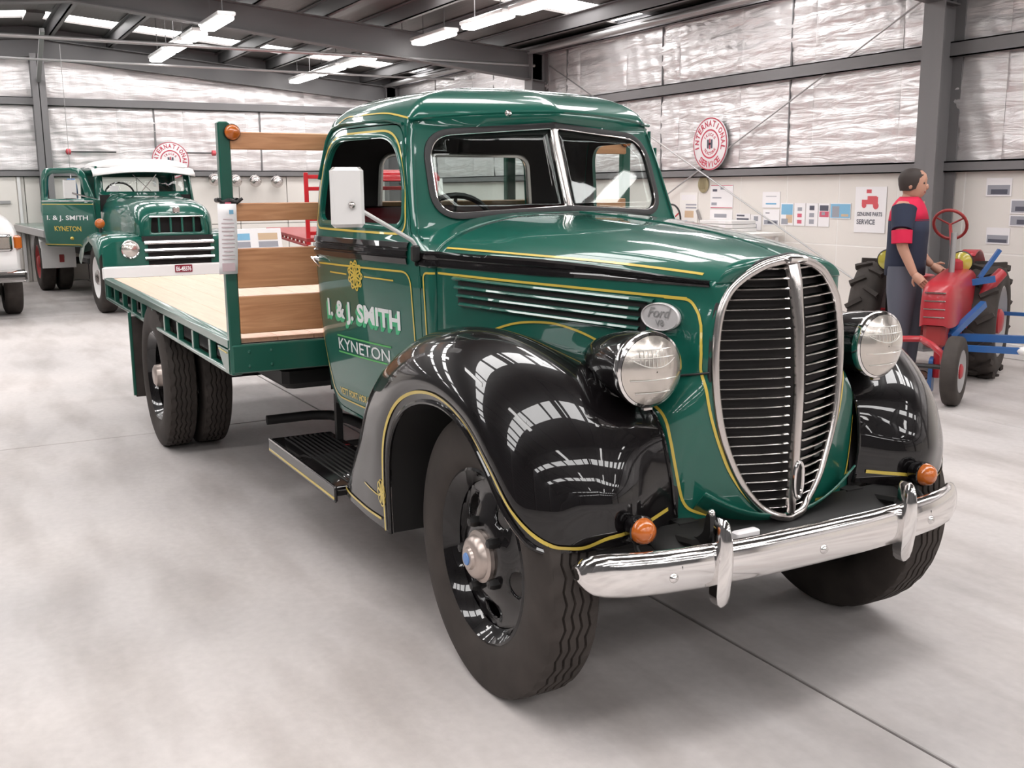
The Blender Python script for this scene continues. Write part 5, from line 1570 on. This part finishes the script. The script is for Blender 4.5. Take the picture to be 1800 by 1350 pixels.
# information stand between the trucks
ib = empty('information_stand', (-7.3, .52, 0), .0)
def tilt(p, a=math.radians(-12)): return Matrix.Rotation(a, 3, 'Y') @ Vector(p)
o = MB().bevel_box((0, 0, 0), (.012, .50, .20), .003); o.v = [tuple(tilt(p) + Vector((0, 0, 1.10))) for p in o.v]; o = o.build('board', M['paper'], ib)
for y0, w_, mt in ((-.21, .15, 'sky_ink'), (.02, .19, 'tan_ink')):
    for k, (z0, h, m_) in enumerate(((.0, .065, mt), (-.07, .055, 'grey_ink'))):
        q = MB().box((.0075, y0 + w_ / 2, z0 + h / 2 - .01), (.001, w_, h)); q.v = [tuple(tilt(p) + Vector((0, 0, 1.10))) for p in q.v]; q.build('printed_photo', M[m_], o)
MB().cyl((0, 0, .02), (0, 0, 1.04), .015, n=8).build('pole', M['steel'], ib)
MB().lathe([(.16, 0), (.16, .012), (.03, .03), (.02, .04)], (0, 0, 0), (0, 0, 1), 24).build('base', M['satin'], ib)
tag(ib, 'white information board with colour photographs on a pole, behind the tray', 'sign')

# hanging information sheet on the headboard post
hs = empty('hanging_sheet', (-1.815, -1.062, 1.20))
q = MB()
q.grid([[(.010 * math.sin(3 * k) + .004, -.046 + .080 * j - .010 * k, .300 - .300 * k) for j in (0, .5, 1)] for k in np.linspace(0, 1, 8)])
sheet = q.build('sheet', M['paper'], hs, solid=.002)
for k in range(11):
    z = .235 - .017 * k
    MB().box((.0075 + .010 * math.sin(3 * (1 - z / .30)), -.006 - .010 * (1 - z / .30), z), (.001, .055 if k % 4 else .04, .0035)).build('print_line', M['faint_ink'], sheet)
MB().box((.0085, .010, .265), (.001, .018, .018)).build('print_mark', M['sky_ink'], sheet)
MB().box((.0095, -.014, .03), (.001, .055, .035)).build('print_photo', M['faint_ink'], sheet)
bow = MB()
bow.tube([(-.045, .02, .315), (-.02, .045, .315), (-.085, .05, .315), (-.09, -.03, .315), (-.02, -.03, .315)], .010, 8)
for s in (-1, 1): bow.tube([(-.012, .01, .312), (-.01, .01 + s * .03, .305), (-.006, .01 + s * .055, .322)], [.013, .010, .006], 8)
bow.build('black_bow', M['seal'], hs)
MB().box((0.0, .0, .300), (.004, .025, .014)).build('pink_clip', M['pink_ink'], hs)
tag(hs, 'long white printed sheet tied with a black bow to the headboard post', 'paper sheet')
# ================================================================== RED TRACTOR
M['tractor_red'] = principled('tractor_red', (.40, .018, .028), .45, coat=.3)
tx = tag(empty('red_tractor', (-3.23, 5.14, 0), math.radians(-62)), 'red vintage tractor with blue implement bars and yellow lamps by the panelled wall', 'tractor')
# local: +x forward (towards the middle of the shed), +y = left, seen on the right of the photo
for s in (-1, 1):
    simple_wheel(tx, (0, s * .45, .46), .46, .26, (0, s, 0), M['galv'], M['tractor_red'], 'rear_tyre', lugs=14, rim_r=.62)
    fw = simple_wheel(tx, (1.40, s * .475, .25), .25, .115, (0, s, 0), M['galv'], M['tractor_red'], 'front_tyre', rim_r=.6)
    MB().tube([(1.22, .2, .44), (1.34, s * .30, .42), (1.39, s * .39, .36), (1.40, s * .41, .25)], .024, 8).build('front_axle_arm', M['tractor_red'], tx)
    lamp = MB().lathe([(.001, -.10), (.04, -.09), (.075, -.05), (.088, 0), (.090, .012), (.083, .018)], (.30, s * .285, .955), (1, 0, 0), 24).build('work_lamp', M['satin'], tx)
    MB().lathe([(.082, .014), (.055, .024), (.001, .030)], (.30, s * .285, .955), (1, 0, 0), 24).build('yellow_lens', principled('yellow_lens', (.55, .47, .08), .15, coat=1.0), lamp)
    MB().cyl((.26, s * .285, .50), (.26, s * .285, .88), .012, n=8).build('lamp_post', M['satin'], lamp)
    P = [[(-.02 + .54 * math.cos(t), s * y, .50 + .54 * math.sin(t)) for y in (.24, .30, .36)] for t in np.linspace(1.2, 2.6, 10)]
    MB().grid(P).build('rear_guard', M['tractor_red'], tx, solid=.012)
hd = []
for x, hw, zt, zb in ((.25, .17, .90, .58), (.40, .175, .91, .56), (.70, .17, .89, .54), (1.05, .155, .86, .52), (1.15, .13, .82, .52), (1.18, .09, .76, .54)):
    hd.append([(x, .27 - hw * .8 * math.copysign(abs(math.cos(a)) ** .45, math.cos(a)), zb + (zt - zb) * abs(math.sin(a)) ** .45) for a in np.linspace(0, PI, 21)])
hm = MB().grid(hd); hm.f.append(tuple(range(len(hm.v) - 21, len(hm.v)))); hm.build('bonnet', M['tractor_red'], tx, smooth=50)
for z in (.64, .70, .76, .82): MB().bevel_box((1.175, .27, z - .04), (.02, .15, .012), .003).build('grille_slat', M['dull_chrome'], tx)
MB().bevel_box((.65, .27, .46), (1.0, .16, .20), .03).build('engine_block', M['dull_red'], tx)
MB().bevel_box((-.15, 0, .46), (.5, .34, .30), .05).build('gearbox', M['tractor_red'], tx)
MB().cyl((0, -.42, .46), (0, .42, .46), .06, n=12).build('rear_axle', M['tractor_red'], tx)
MB().cyl((.62, .27, .86), (.62, .27, 1.20), .022, n=10).build('exhaust_stack', M['galv'], tx)
MB().lathe([(.05, 0), (.055, .04), (.05, .08), (.02, .1)], (.45, .27, .89), (0, 0, 1), 16).build('air_cleaner', M['tractor_red'], tx)
st = MB().lathe([(.001, .0), (.10, .005), (.17, .03), (.20, .08), (.19, .085), (.16, .045), (.001, .02)], (-.42, -.25, .70), (0, 0, 1), 24).build('seat_pan', M['tractor_red'], tx)
MB().bar((-.42, -.25, .70), (-.2, -.10, .50), .05, .02).build('seat_spring', M['satin'], st)
tor = [Vector((-.02, .12, 1.24)) + Vector((.07 * math.sin(t) * 1.2, .13 * math.cos(t), .12 * math.sin(t))) for t in np.linspace(0, 2 * PI, 29)[:-1]]
s5 = MB().tube(tor, .013, 8, True)
for t in (.5, 2.6, 4.7): s5.cyl((-.02, .12, 1.24), (-.02 + .084 * math.sin(t), .12 + .13 * math.cos(t), 1.24 + .12 * math.sin(t)), .008, n=6)
s5.cyl((-.02, .12, 1.24), (.35, .25, .80), .014, n=8)
s5.build('steering_wheel', M['dull_red'], tx)
MB().tube([(.45, .36, .45), (.38, .42, .62), (.30, .52, .80), (.24, .58, .88)], [.03, .04, .05, .045], 10).build('lift_arm', M['tractor_red'], tx)
im = MB(); im.bar((.85, .30, .42), (.85, .98, .44), .055, .055); im.bar((1.00, .30, .36), (1.00, .86, .37), .045, .045); im.bar((1.02, .36, .44), (.62, .52, .66), .045, .05); im.bar((.95, .36, .36), (.95, .36, .60), .05, .05)
im.bar((.40, .44, .84), (.32, .56, 1.06), .03, .03); im.bar((.45, .36, .80), (.42, .56, .84), .04, .05)
im.build('implement_frame', M['blue'], tx, smooth=0)
for y, x, z in ((1.0, .85, .44), (.88, 1.0, .37)): MB().sphere((x, y, z), .045, 12, (1, 1.4, .8)).build('bar_end', M['white'], tx)
MB().bar((-.25, .40, .50), (-.25, .95, .50), .03, .03).build('marker_bar', M['blue'], tx)
MB().prism(rounded([(1.06, .03), (1.16, .03), (1.15, .28), (1.07, .30)], .02, 3), lambda a, b, d: (a, d, b), .25, .28).build('plough_share', M['blue'], tx)
MB().tube([(1.10, .30, .60), (1.10, .30, .14)], .028, 8).build('coulter_shank', M['tractor_red'], tx)
MB().cyl((1.40, -.42, .27), (1.40, .42, .27), .018, n=8).build('axle_beam', M['satin'], tx)

# ================================================================== PERSON
pr = empty('person', (-3.02, 4.57, 0), math.radians(28))
# local: +x = facing direction, +y = left
def skin_body(name, pts, edges, rad, mat, parent, sub=2, root=0):
    me = bpy.data.meshes.new(name); me.from_pydata(pts, edges, []); o = add(name, me, parent, mat)
    sk = o.modifiers.new('skin', 'SKIN'); sk.use_smooth_shade = True
    for i, v in enumerate(me.skin_vertices[0].data):
        rr = rad[i]; v.radius = rr if isinstance(rr, tuple) else (rr, rr); v.use_root = (i == root)
    ss = o.modifiers.new('smooth', 'SUBSURF'); ss.levels = sub; ss.render_levels = sub
    dg = bpy.context.evaluated_depsgraph_get()
    m2 = bpy.data.meshes.new_from_object(o.evaluated_get(dg)); o.modifiers.clear(); o.data = m2
    if not m2.materials: m2.materials.append(mat)
    m2.polygons.foreach_set('use_smooth', [True] * len(m2.polygons))
    return o
skin_m = principled('skin', (.50, .27, .19), .55)
navy = principled('navy_cloth', (.018, .024, .05), .85); redc = principled('red_cloth', (.62, .01, .06), .8); trs = principled('grey_trousers', (.10, .105, .135), .85); hairm = principled('dark_hair', (.035, .025, .022), .7); shoe = principled('brown_shoe', (.13, .07, .05), .6)
bpts = [(0, 0, .95), (0, 0, 1.10), (.01, 0, 1.26), (0, 0, 1.38), (-.005, 0, 1.44), (.01, 0, 1.50), (.02, 0, 1.545)]
bpts += [(.0, -.17, 1.385), (.01, -.225, 1.22), (.02, -.24, 1.10), (.10, -.235, .93), (.13, -.235, .87)]
bpts += [(.0, .17, 1.385), (-.01, .225, 1.22), (0.0, .24, 1.10), (.12, .22, .96), (.17, .21, .92)]
bpts += [(0, -.10, .86), (.01, -.105, .50), (-.01, -.105, .09), (.10, -.11, .035)]
bpts += [(0, .10, .86), (.05, .105, .50), (.03, .105, .09), (.14, .11, .035)]
E_ = [(0, 1), (1, 2), (2, 3), (3, 4), (4, 5), (5, 6), (3, 7), (7, 8), (8, 9), (9, 10), (10, 11), (3, 12), (12, 13), (13, 14), (14, 15), (15, 16), (0, 17), (17, 18), (18, 19), (19, 20), (0, 21), (21, 22), (22, 23), (23, 24)]
R_ = [(.13, .165), (.12, .155), (.125, .17), (.11, .16), (.065, .075), .056, .056, .075, .056, .046, .036, .030, .075, .056, .046, .036, .030, .095, .064, .045, .036, .095, .064, .045, .036]
body = skin_body('body', bpts, E_, R_, skin_m, pr)
# head with face
hd = MB()
prof = [(-.115, .030), (-.10, .055), (-.07, .070), (-.03, .080), (.01, .088), (.05, .090), (.085, .080), (.11, .055), (.122, .02)]
rows_ = []
for h, rr in prof:
    rows_.append([(.025 + rr * (1.12 if math.cos(t) > 0 else 1.05) * math.cos(t) + (.012 * max(0, math.cos(t)) ** 6 if -.09 < h < -.02 else 0), rr * .86 * math.sin(t), 1.565 + h) for t in np.linspace(0, 2 * PI, 29)[:-1]])
hd.grid(rows_, closed_v=True); hd.f.append(tuple(range(28))); hd.f.append(tuple(range(len(hd.v) - 28, len(hd.v))))
hd.sphere((.125, 0, 1.55), .016, 10, (1, .8, 1.5))
for s in (-1, 1): hd.sphere((.02, s * .078, 1.56), .022, 10, (.8, .4, 1.3))
head = hd.build('head', skin_m, pr, smooth=60)
for s in (-1, 1): MB().sphere((.108, s * .032, 1.578), .010, 10).build('eye', M['seal'], head)
MB().tube([(.112, -.02, 1.512), (.118, 0, 1.511), (.112, .02, 1.512)], .005, 6).build('mouth', M['dull_red'], head)
hr = [[(.015 + rr * math.cos(t) * (.98 if math.cos(t) > .3 else 1.08), rr * .92 * math.sin(t), 1.565 + h + (.03 * max(0, math.cos(t)) if h < .07 else 0)) for t in np.linspace(0, 2 * PI, 29)[:-1]] for h, rr in ((-.045 + .0, .083), (.0, .095), (.05, .100), (.09, .088), (.118, .060), (.130, .02))]
MB().grid(hr, closed_v=True).build('hair', hairm, pr, smooth=60)
# polo shirt: navy body, red yoke and sleeve ends
def shell_z(zr, name, mat, closed=True):
    return MB().grid([[(cx_ + dx * math.cos(t), w_ * math.copysign(abs(math.sin(t)) ** .85, math.sin(t)), z) for t in np.linspace(0, 2 * PI, 37)[:-1]] for z, w_, dx, cx_ in zr], closed_v=True).build(name, mat, pr, smooth=60, solid=.006)
shell_z([(.86, .185, .150, 0), (.95, .190, .152, 0), (1.08, .188, .148, .005), (1.20, .195, .150, .008), (1.30, .205, .146, .006)], 'shirt_body', navy)
shell_z([(1.29, .206, .147, .006), (1.36, .205, .132, .002), (1.41, .18, .115, 0), (1.445, .125, .095, 0), (1.475, .072, .075, .005)], 'shirt_yoke', redc)
for s, p0, p1, p2 in ((-1, (.0, -.15, 1.385), (.012, -.232, 1.22), (.018, -.244, 1.12)), (1, (.0, .15, 1.385), (-.008, .232, 1.22), (-.002, .244, 1.12))):
    a, b, c = Vector(p0), Vector(p1), Vector(p2)
    MB().tube([a, a.lerp(b, .5), b], [.095, .088, .078], 16).build('sleeve', navy, pr)
    MB().tube([b, b.lerp(c, .5), c], [.079, .078, .077], 16).build('sleeve_band', redc, pr)
tz = MB()
for s, kx in ((-1, .01), (1, .05)):
    P = [Vector((0, s * .085, .93)), Vector((.003, s * .10, .75)), Vector((kx, s * .105, .50)), Vector((kx - .02, s * .105, .12)), Vector((kx - .02, s * .105, .05))]
    tz.tube(P, [.118, .112, .086, .074, .076], 18)
tz.tube([(0, 0, .90), (0, 0, .98)], [.15, .155], 20)
tz.build('trousers', trs, pr, smooth=60)
for s, x in ((-1, -.01), (1, .03)):
    MB().bevel_box((x + .05, s * .11, .04), (.27, .095, .08), .03).build('shoe', shoe, pr)
def hand(o, d, side, name='hand'):
    """palm with four fingers and a thumb, slightly curled"""
    o = Vector(o); d = Vector(d).normalized(); sdv = Vector((0, side, 0)); n = d.cross(sdv).normalized()
    h = MB(); h.tube([o, o + d * .045, o + d * .085], [.028, .038, .034], 10)
    for k, L in ((-1.5, .055), (-.5, .068), (.5, .072), (1.5, .062)):
        b = o + d * .075 + n * (k * .017)
        h.tube([b, b + d * L * .5 + sdv * -.004, b + d * L * .9 + sdv * -.018, b + d * L + sdv * -.026], [.0095, .009, .008, .005], 8)
    b = o + d * .02 + n * .028
    h.tube([b, b + n * .025 + d * .02, b + n * .035 + d * .05], [.011, .010, .006], 8)
    return h.build(name, skin_m, pr, smooth=60)
hand((.125, -.235, .885), (.7, 0, -.7), -1); hand((.165, .21, .925), (.85, 0, -.5), 1)
tag(pr, 'man in navy polo shirt with red shoulders and grey trousers beside the tractor', 'person')
# ================================================================== THINGS ON THE WALLS
def ring_text(parent, body, R, h, a0, a1, place, mat, name='sign_lettering', flip=False):
    n = len(body)
    for i, chx in enumerate(body):
        if chx == ' ': continue
        t = a0 + (a1 - a0) * (i + .5) / n
        V, F = fit_text(chx, h * (.75 if chx not in 'I' else .22), h, bold=.03)
        wv = V.max(0)
        pts = []
        for u, v in V:
            if not flip: uu, vv = u - wv[0] / 2, v + R
            else: uu, vv = u - wv[0] / 2, v - R - h
            c, s = (math.cos(t - PI / 2), math.sin(t - PI / 2)) if not flip else (math.cos(t + PI / 2), math.sin(t + PI / 2))
            pts.append(place(uu * c - vv * s, uu * s + vv * c))
        me = bpy.data.meshes.new(name); me.from_pydata([tuple(p) for p in pts], [], F); me.update(); add(name, me, parent, mat)

def round_sign(loc, rot, R, label, words=True):
    root = tag(empty('round_sign', loc, rot), label, 'sign')     # faces local +x
    disc = MB().lathe([(.001, 0), (R, 0), (R, .018), (R * .97, .024), (.001, .024)], (0, 0, 0), (1, 0, 0), 48).build('disc', M['paper'], root)
    MB().lathe([(R * .96, .022), (R * 1.0, .022), (R * 1.0, .027), (R * .96, .027)], (0, 0, 0), (1, 0, 0), 48).build('rim_band', M['sign_red'], disc)
    MB().lathe([(R * .56, .0245), (R * .56, .026), (R * .50, .026), (R * .50, .0245)], (0, 0, 0), (1, 0, 0), 48).build('inner_band', M['sign_red'], disc)
    pl_ = lambda u, v: (.0262, u, v)
    ring_text(disc, 'INTERNATIONAL', R * .66, R * .24, PI + .35, -.35, pl_, M['sign_red'])
    ring_text(disc, 'SERVICE', R * .66, R * .24, PI + .75, 2 * PI - .75, pl_, M['sign_red'], flip=True)
    ring_text(disc, 'TRUCKS', R * .30, R * .12, PI - .5, .5, pl_, M['sign_red']); ring_text(disc, 'TRACTORS', R * .30, R * .12, PI + .5, 2 * PI - .5, pl_, M['sign_red'], flip=True)
    for y0, y1, z0, z1, mt in ((-.10, -.04, -.13, .13, 'ink'), (.04, .10, -.13, .13, 'ink'), (-.05, .05, -.03, .03, 'ink'), (-.02, .02, -.15, .15, 'sign_red')):
        MB().span((.0255, y0 * R * 1.6, z0 * R * 1.3), (.0275, y1 * R * 1.6, z1 * R * 1.3)).build('emblem_bar', M[mt], disc)
    return root
M['sign_red'] = principled('sign_red', (.55, .06, .10), .5)
M['pale_red'] = principled('pale_red_ink', (.66, .10, .12), .6)
round_sign((-7.47, 6.24, 2.085), -PI / 2, .315, 'round red and white sign leaning on the girt of the side wall')
round_sign((-17.40, 1.71, 2.13), 0, .33, 'round red and white sign on far end wall, half hidden by the rear truck roof')

def rod(y0, y1, red_at, label):
    r_ = empty('wall_rod', (XB + .16, (y0 + y1) / 2, 2.27))
    h = (y1 - y0) / 2
    MB().cyl((0, -h, 0), (0, h, 0), .012, n=8).build('shaft', M['satin'], r_)
    MB().lathe([(.001, -.05), (.05, -.03), (.05, .03), (.001, .05)], (0, red_at * h, 0), (0, 1, 0), 16).build('red_tip', M['pale_red'], r_)
    for s in (-.6, .6): MB().box((-.06, s * h, 0), (.13, .015, .015)).build('bracket', M['satin'], r_)
    tag(r_, label, 'rod')
rod(-.02, .78, -1, 'thin dark rod with red tip on far end wall, left of the rear truck roof')
rod(1.80, 2.52, 1, 'thin dark rod with red tip on far end wall, behind the round sign')

# chrome hub caps along the far wall
for i, (y, z, d) in enumerate(((2.50, 1.775, 'first'), (2.90, 1.755, 'second'), (3.275, 1.75, 'third'), (3.70, 1.735, 'last'))):
    h = empty('hub_cap', (XB + .235, y, z))
    MB().lathe([(.10, -.08), (.11, -.06), (.112, -.03), (.10, .03), (.07, .07), (.03, .09), (.001, .095)], (0, 0, 0), (1, 0, 0), 28).build('dome', M['dull_chrome'], h)
    MB().lathe([(.112, -.06), (.118, -.055), (.112, -.045)], (0, 0, 0), (1, 0, 0), 28).build('rim', M['chrome'], h)
    MB().bar((-.10, 0, .13), (-.05, 0, .10), .02, .02).build('hook', M['satin'], h)
    tag(h, 'chrome hub cap hanging on the far end wall, %s of four from the left' % d, 'hub cap', 'hub caps on the far wall')

# small door at the far left
d1 = MB().bevel_box((XB + .05, -1.30, .92), (.03, .80, 1.84), .006).build('door_1', M['panel']); tag(d1, 'plain cream service door in the far end wall', kind='structure')
fr = MB(); fr.bar((XB + .06, -1.74, 0), (XB + .06, -1.74, 1.88), .05, .05, (1, 0, 0)); fr.bar((XB + .06, -.86, 0), (XB + .06, -.86, 1.88), .05, .05, (1, 0, 0)); fr.bar((XB + .06, -1.76, 1.88), (XB + .06, -.84, 1.88), .05, .05)
fr.build('door_frame', M['white'], d1, smooth=0)
MB().bar((XB + .08, -1.02, 1.40), (XB + .08, -1.6, 1.40), .03, .05).build('push_bar', M['galv'], d1)

# posters and photographs on the side wall
def poster(x0, x1, z0, z1, label, art, cat='poster', name='wall_poster', bg='paper', group=None, y=None):
    yy = YR - .043 if y is None else y
    p = empty(name, ((x0 + x1) / 2, yy, (z0 + z1) / 2))
    w_, h_ = abs(x1 - x0), abs(z1 - z0)
    sh_ = MB().box((0, 0, 0), (w_, .004, h_)).build('sheet', M[bg], p, smooth=0)
    k = 0
    for (a, b, c, d, mt) in art:      # fractions of the sheet: left, bottom, right, top
        k += 1
        # seen from inside the shed x runs left to right
        MB().box((-w_ / 2 + w_ * (a + c) / 2, -.0022 - .0002 * k, -h_ / 2 + h_ * (b + d) / 2), (w_ * (c - a), .0006, h_ * (d - b))).build('print', M[mt], sh_, smooth=0)
    tag(p, label, cat, group); return p, sh_, w_, h_
poster(-7.54, -7.12, 1.31, 1.59, 'white notice with red border lines, upper of two right of the wall plaque', [(.02, .96, .98, .99, 'pink_ink'), (.02, .01, .98, .04, 'pink_ink'), (.1, .72, .3, .82, 'ink'), (.45, .80, .62, .93, 'grey_ink'), (.1, .42, .5, .47, 'grey_ink'), (.06, .12, .3, .24, 'grey_ink')])
poster(-7.54, -7.12, 1.01, 1.29, 'white notice with red lower line, below the other red-lined notice', [(.02, .01, .98, .05, 'pink_ink'), (.2, .66, .75, .82, 'grey_ink'), (.25, .42, .6, .50, 'grey_ink'), (.72, .10, .9, .30, 'grey_ink'), (.1, .3, .6, .33, 'grey_ink')])
poster(-7.05, -6.80, 1.08, 1.25, 'small notice with black headings above the white boxes', [(.05, .8, .6, .92, 'ink'), (.05, .55, .9, .68, 'ink'), (.1, .1, .4, .48, 'grey_ink'), (.45, .1, .9, .2, 'grey_ink')])
poster(-6.79, -6.61, 1.06, 1.24, 'small pale printed sheet between the black-headed notice and the photo sheet', [(.3, .6, .7, .9, 'grey_ink'), (.2, .1, .6, .4, 'grey_ink')])
poster(-6.60, -6.31, 1.325, 1.505, 'pale sheet with faint blue print above the photo sheet', [(.15, .15, .5, .85, 'pale_ink'), (.55, .15, .9, .85, 'pale_ink')] if False else [(.2, .2, .8, .3, 'sky_ink'), (.2, .7, .8, .74, 'grey_ink')])
poster(-6.58, -6.31, 1.125, 1.305, 'white sheet with a dark machine photograph at its foot', [(.08, .05, .92, .32, 'grey_ink'), (.3, .1, .85, .25, 'ink'), (.15, .75, .4, .8, 'ink')])
poster(-6.29, -6.09, 1.13, 1.38, 'photograph with blue sky and pink foreground, leftmost of the photo row', [(.05, .48, .95, .95, 'sky_ink'), (.45, .12, .95, .48, 'tan_ink'), (.08, .05, .6, .3, 'grey_ink')])
poster(-6.075, -5.905, 1.13, 1.38, 'white strip of three small pictures, second of the photo row', [(.3, .66, .7, .82, 'grey_ink'), (.3, .38, .7, .54, 'pink_ink'), (.3, .10, .7, .26, 'pink_ink')])
poster(-5.895, -5.715, 1.13, 1.38, 'white strip of three small dark pictures, third of the photo row', [(.3, .70, .7, .90, 'ink'), (.3, .40, .7, .58, 'grey_ink'), (.3, .10, .7, .3, 'grey_ink')])
poster(-5.705, -5.545, 1.13, 1.38, 'sheet with a red vehicle picture, fourth of the photo row', [(.1, .68, .9, .92, 'ink'), (.1, .42, .95, .66, 'pink_ink'), (.3, .5, .6, .62, 'grey_ink')])
poster(-5.535, -5.245, 1.22, 1.385, 'blue and grey landscape photograph, rightmost of the photo row', [(.02, .05, .98, .95, 'sky_ink'), (.1, .1, .45, .8, 'grey_ink'), (.55, .15, .9, .3, 'tan_ink')])
pp, sh_, w_, h_ = poster(-5.19, -4.78, 1.085, 1.555, 'white tin sign with a red tractor picture above black lettering', [(.36, .86, .52, .94, 'pale_red'), (.22, .62, .62, .72, 'pale_red'), (.40, .70, .70, .80, 'pale_red'), (.58, .60, .74, .78, 'pale_red')], cat='sign', name='tin_sign')
for cx_, cz_, rr in ((.30, .60, .030), (.68, .59, .036)): MB().lathe([(.001, 0), (rr, 0), (rr, .002), (.001, .002)], (-w_ / 2 + w_ * cx_, -.003, -h_ / 2 + h_ * cz_), (0, -1, 0), 16).build('print', M['pale_red'], sh_)
def flat_on(p_w, p_h, fx_, fz_): return lambda u, v: (-p_w / 2 + p_w * fx_ + u, -.004, -p_h / 2 + p_h * fz_ + v)
text_obj('sign_lettering', 'GENUINE PARTS', w_ * .82, h_ * .09, flat_on(w_, h_, .08, .36), M['ink'], sh_, bold=.02)
text_obj('sign_lettering', 'SERVICE', w_ * .6, h_ * .11, flat_on(w_, h_, .08, .18), M['ink'], sh_, bold=.02)
poster(-3.636, -3.376, 1.46, 1.625, 'grey photograph of machinery, top left of the sheets right of the column', [(.06, .08, .94, .60, 'grey_ink'), (.2, .12, .85, .4, 'ink'), (.06, .6, .94, .92, 'photo_sky')] if False else [(.06, .08, .94, .62, 'grey_ink'), (.2, .12, .85, .38, 'ink')])
poster(-3.60, -3.36, 1.03, 1.178, 'grey photograph of a machinery row, lowest sheet right of the column', [(.05, .08, .95, .55, 'grey_ink'), (.1, .1, .9, .3, 'ink')])
poster(-3.375, -3.12, 1.305, 1.435, 'grey machine photograph at right frame edge, upper of the joined pair', [(.05, .1, .95, .9, 'grey_ink'), (.2, .2, .7, .5, 'ink')])
poster(-3.375, -3.12, 1.195, 1.295, 'grey machine photograph at right frame edge, lower of the joined pair', [(.05, .1, .95, .9, 'grey_ink'), (.3, .2, .9, .6, 'ink')])
poster(-3.16, -2.98, 1.60, 1.68, 'small brown picture at the top right corner of the panelled wall', [(.05, .05, .95, .95, 'tan_ink')])

# display board with a steering wheel, plaque, rod and boxes
b_, sb, wb, hb2 = poster(-8.15, -7.79, 1.02, 1.50, 'cream display board with clippings behind the flatbed windscreen', [(.1, .78, .9, .92, 'paper'), (.35, .66, .95, .70, 'grey_ink'), (.35, .58, .95, .62, 'grey_ink'), (.3, .34, .8, .52, 'tan_ink'), (.15, .06, .45, .26, 'sky_ink'), (.5, .08, .85, .24, 'grey_ink')], cat='display board', name='display_board', bg='board_cream') if False else poster(-8.15, -7.79, 1.02, 1.50, 'cream display board with clippings behind the flatbed windscreen', [(.1, .80, .9, .94, 'paper'), (.35, .66, .95, .70, 'grey_ink'), (.35, .58, .95, .62, 'grey_ink'), (.3, .34, .8, .52, 'tan_ink'), (.15, .06, .45, .26, 'sky_ink'), (.5, .08, .85, .24, 'grey_ink')], cat='display board', name='display_board', bg='panel_gap')
sw_ = empty('old_steering_wheel', (-8.12, 6.18, 1.16))
MB().tube([(.19 * math.cos(t), -.03, .19 * math.sin(t)) for t in np.linspace(0, 2 * PI, 33)[:-1]], .012, 8, True).build('rim', M['satin'], sw_)
q = MB()
for t in (.5, 2.6, 4.7): q.cyl((0, -.01, 0), (.19 * math.cos(t), -.03, .19 * math.sin(t)), .010, n=6)
q.build('spoke', M['red'], sw_)
MB().lathe([(.035, -.02), (.03, .02), (.001, .025)], (0, 0, 0), (0, -1, 0), 16).build('hub', M['red'], sw_)
MB().cyl((0, 0, 0), (0, .12, -.02), .012, n=8).build('wall_peg', M['satin'], sw_)
tag(sw_, 'old black steering wheel with red spokes hung before the cream display board', 'steering wheel')
pq = empty('brass_plaque', (-7.675, YR - .05, 1.60))
MB().lathe([(.001, .012), (.085, .012), (.10, .008), (.105, 0), (.001, 0)], (0, 0, 0), (0, -1, 0), 28).build('plate', principled('dull_brass', (.42, .36, .22), .5, .4), pq)
for i in range(5): MB().bar((-.05 + .025 * i, -.014, -.06), (-.05 + .025 * i, -.014, .06), .006, .004, (0, 1, 0)).build('rib', principled('brass_rib', (.34, .29, .18), .5, .4) if i == 0 else bpy.data.materials['brass_rib'], pq)
tag(pq, 'round dull brass plaque hung just under the girt', 'plaque')
rd = empty('grey_bar', (-7.70, YR - .06, 1.14)); q = MB().bar((-.075, 0, .14), (.075, 0, -.14), .03, .02, (0, 1, 0)).build('shaft', M['steel'], rd); MB().cyl((0, 0, 0), (0, .03, 0), .008, n=8).build('nail', M['satin'], rd)
tag(rd, 'short slanting grey metal bar on the wall beside the display board', 'bar')
# white boxes on a bench behind the bonnet
bn = empty('wall_bench', (-6.95, 6.02, 0))
MB().bevel_box((0, 0, 1.03), (1.5, .50, .04), .006).build('bench_top', M['panel_gap'], bn)
for a in (-.68, .68):
    for b in (-.2, .2): MB().bar((a, b, 0), (a, b, 1.01), .05, .05, (1, 0, 0)).build('leg', M['white'], bn)
tag(bn, 'pale wall bench behind the flatbed bonnet', 'bench')
for i, (dz, ww, lb) in enumerate(((0, .62, 'white cardboard box on the wall bench, lowest of three'), (.045, .60, 'white cardboard box on the wall bench, middle of three'), (.09, .58, 'white cardboard box on the wall bench, top of three'))):
    bo = empty('flat_box', (-6.85, 6.0, 1.051 + dz)); MB().bevel_box((0, 0, .020), (ww, .36, .040), .004).build('carton', M['white'], bo); MB().box((ww * .2, -.181, .02), (.12, .001, .02)).build('carton_label', M['paper'], bo)
    tag(bo, lb, 'box', 'boxes on the wall bench')
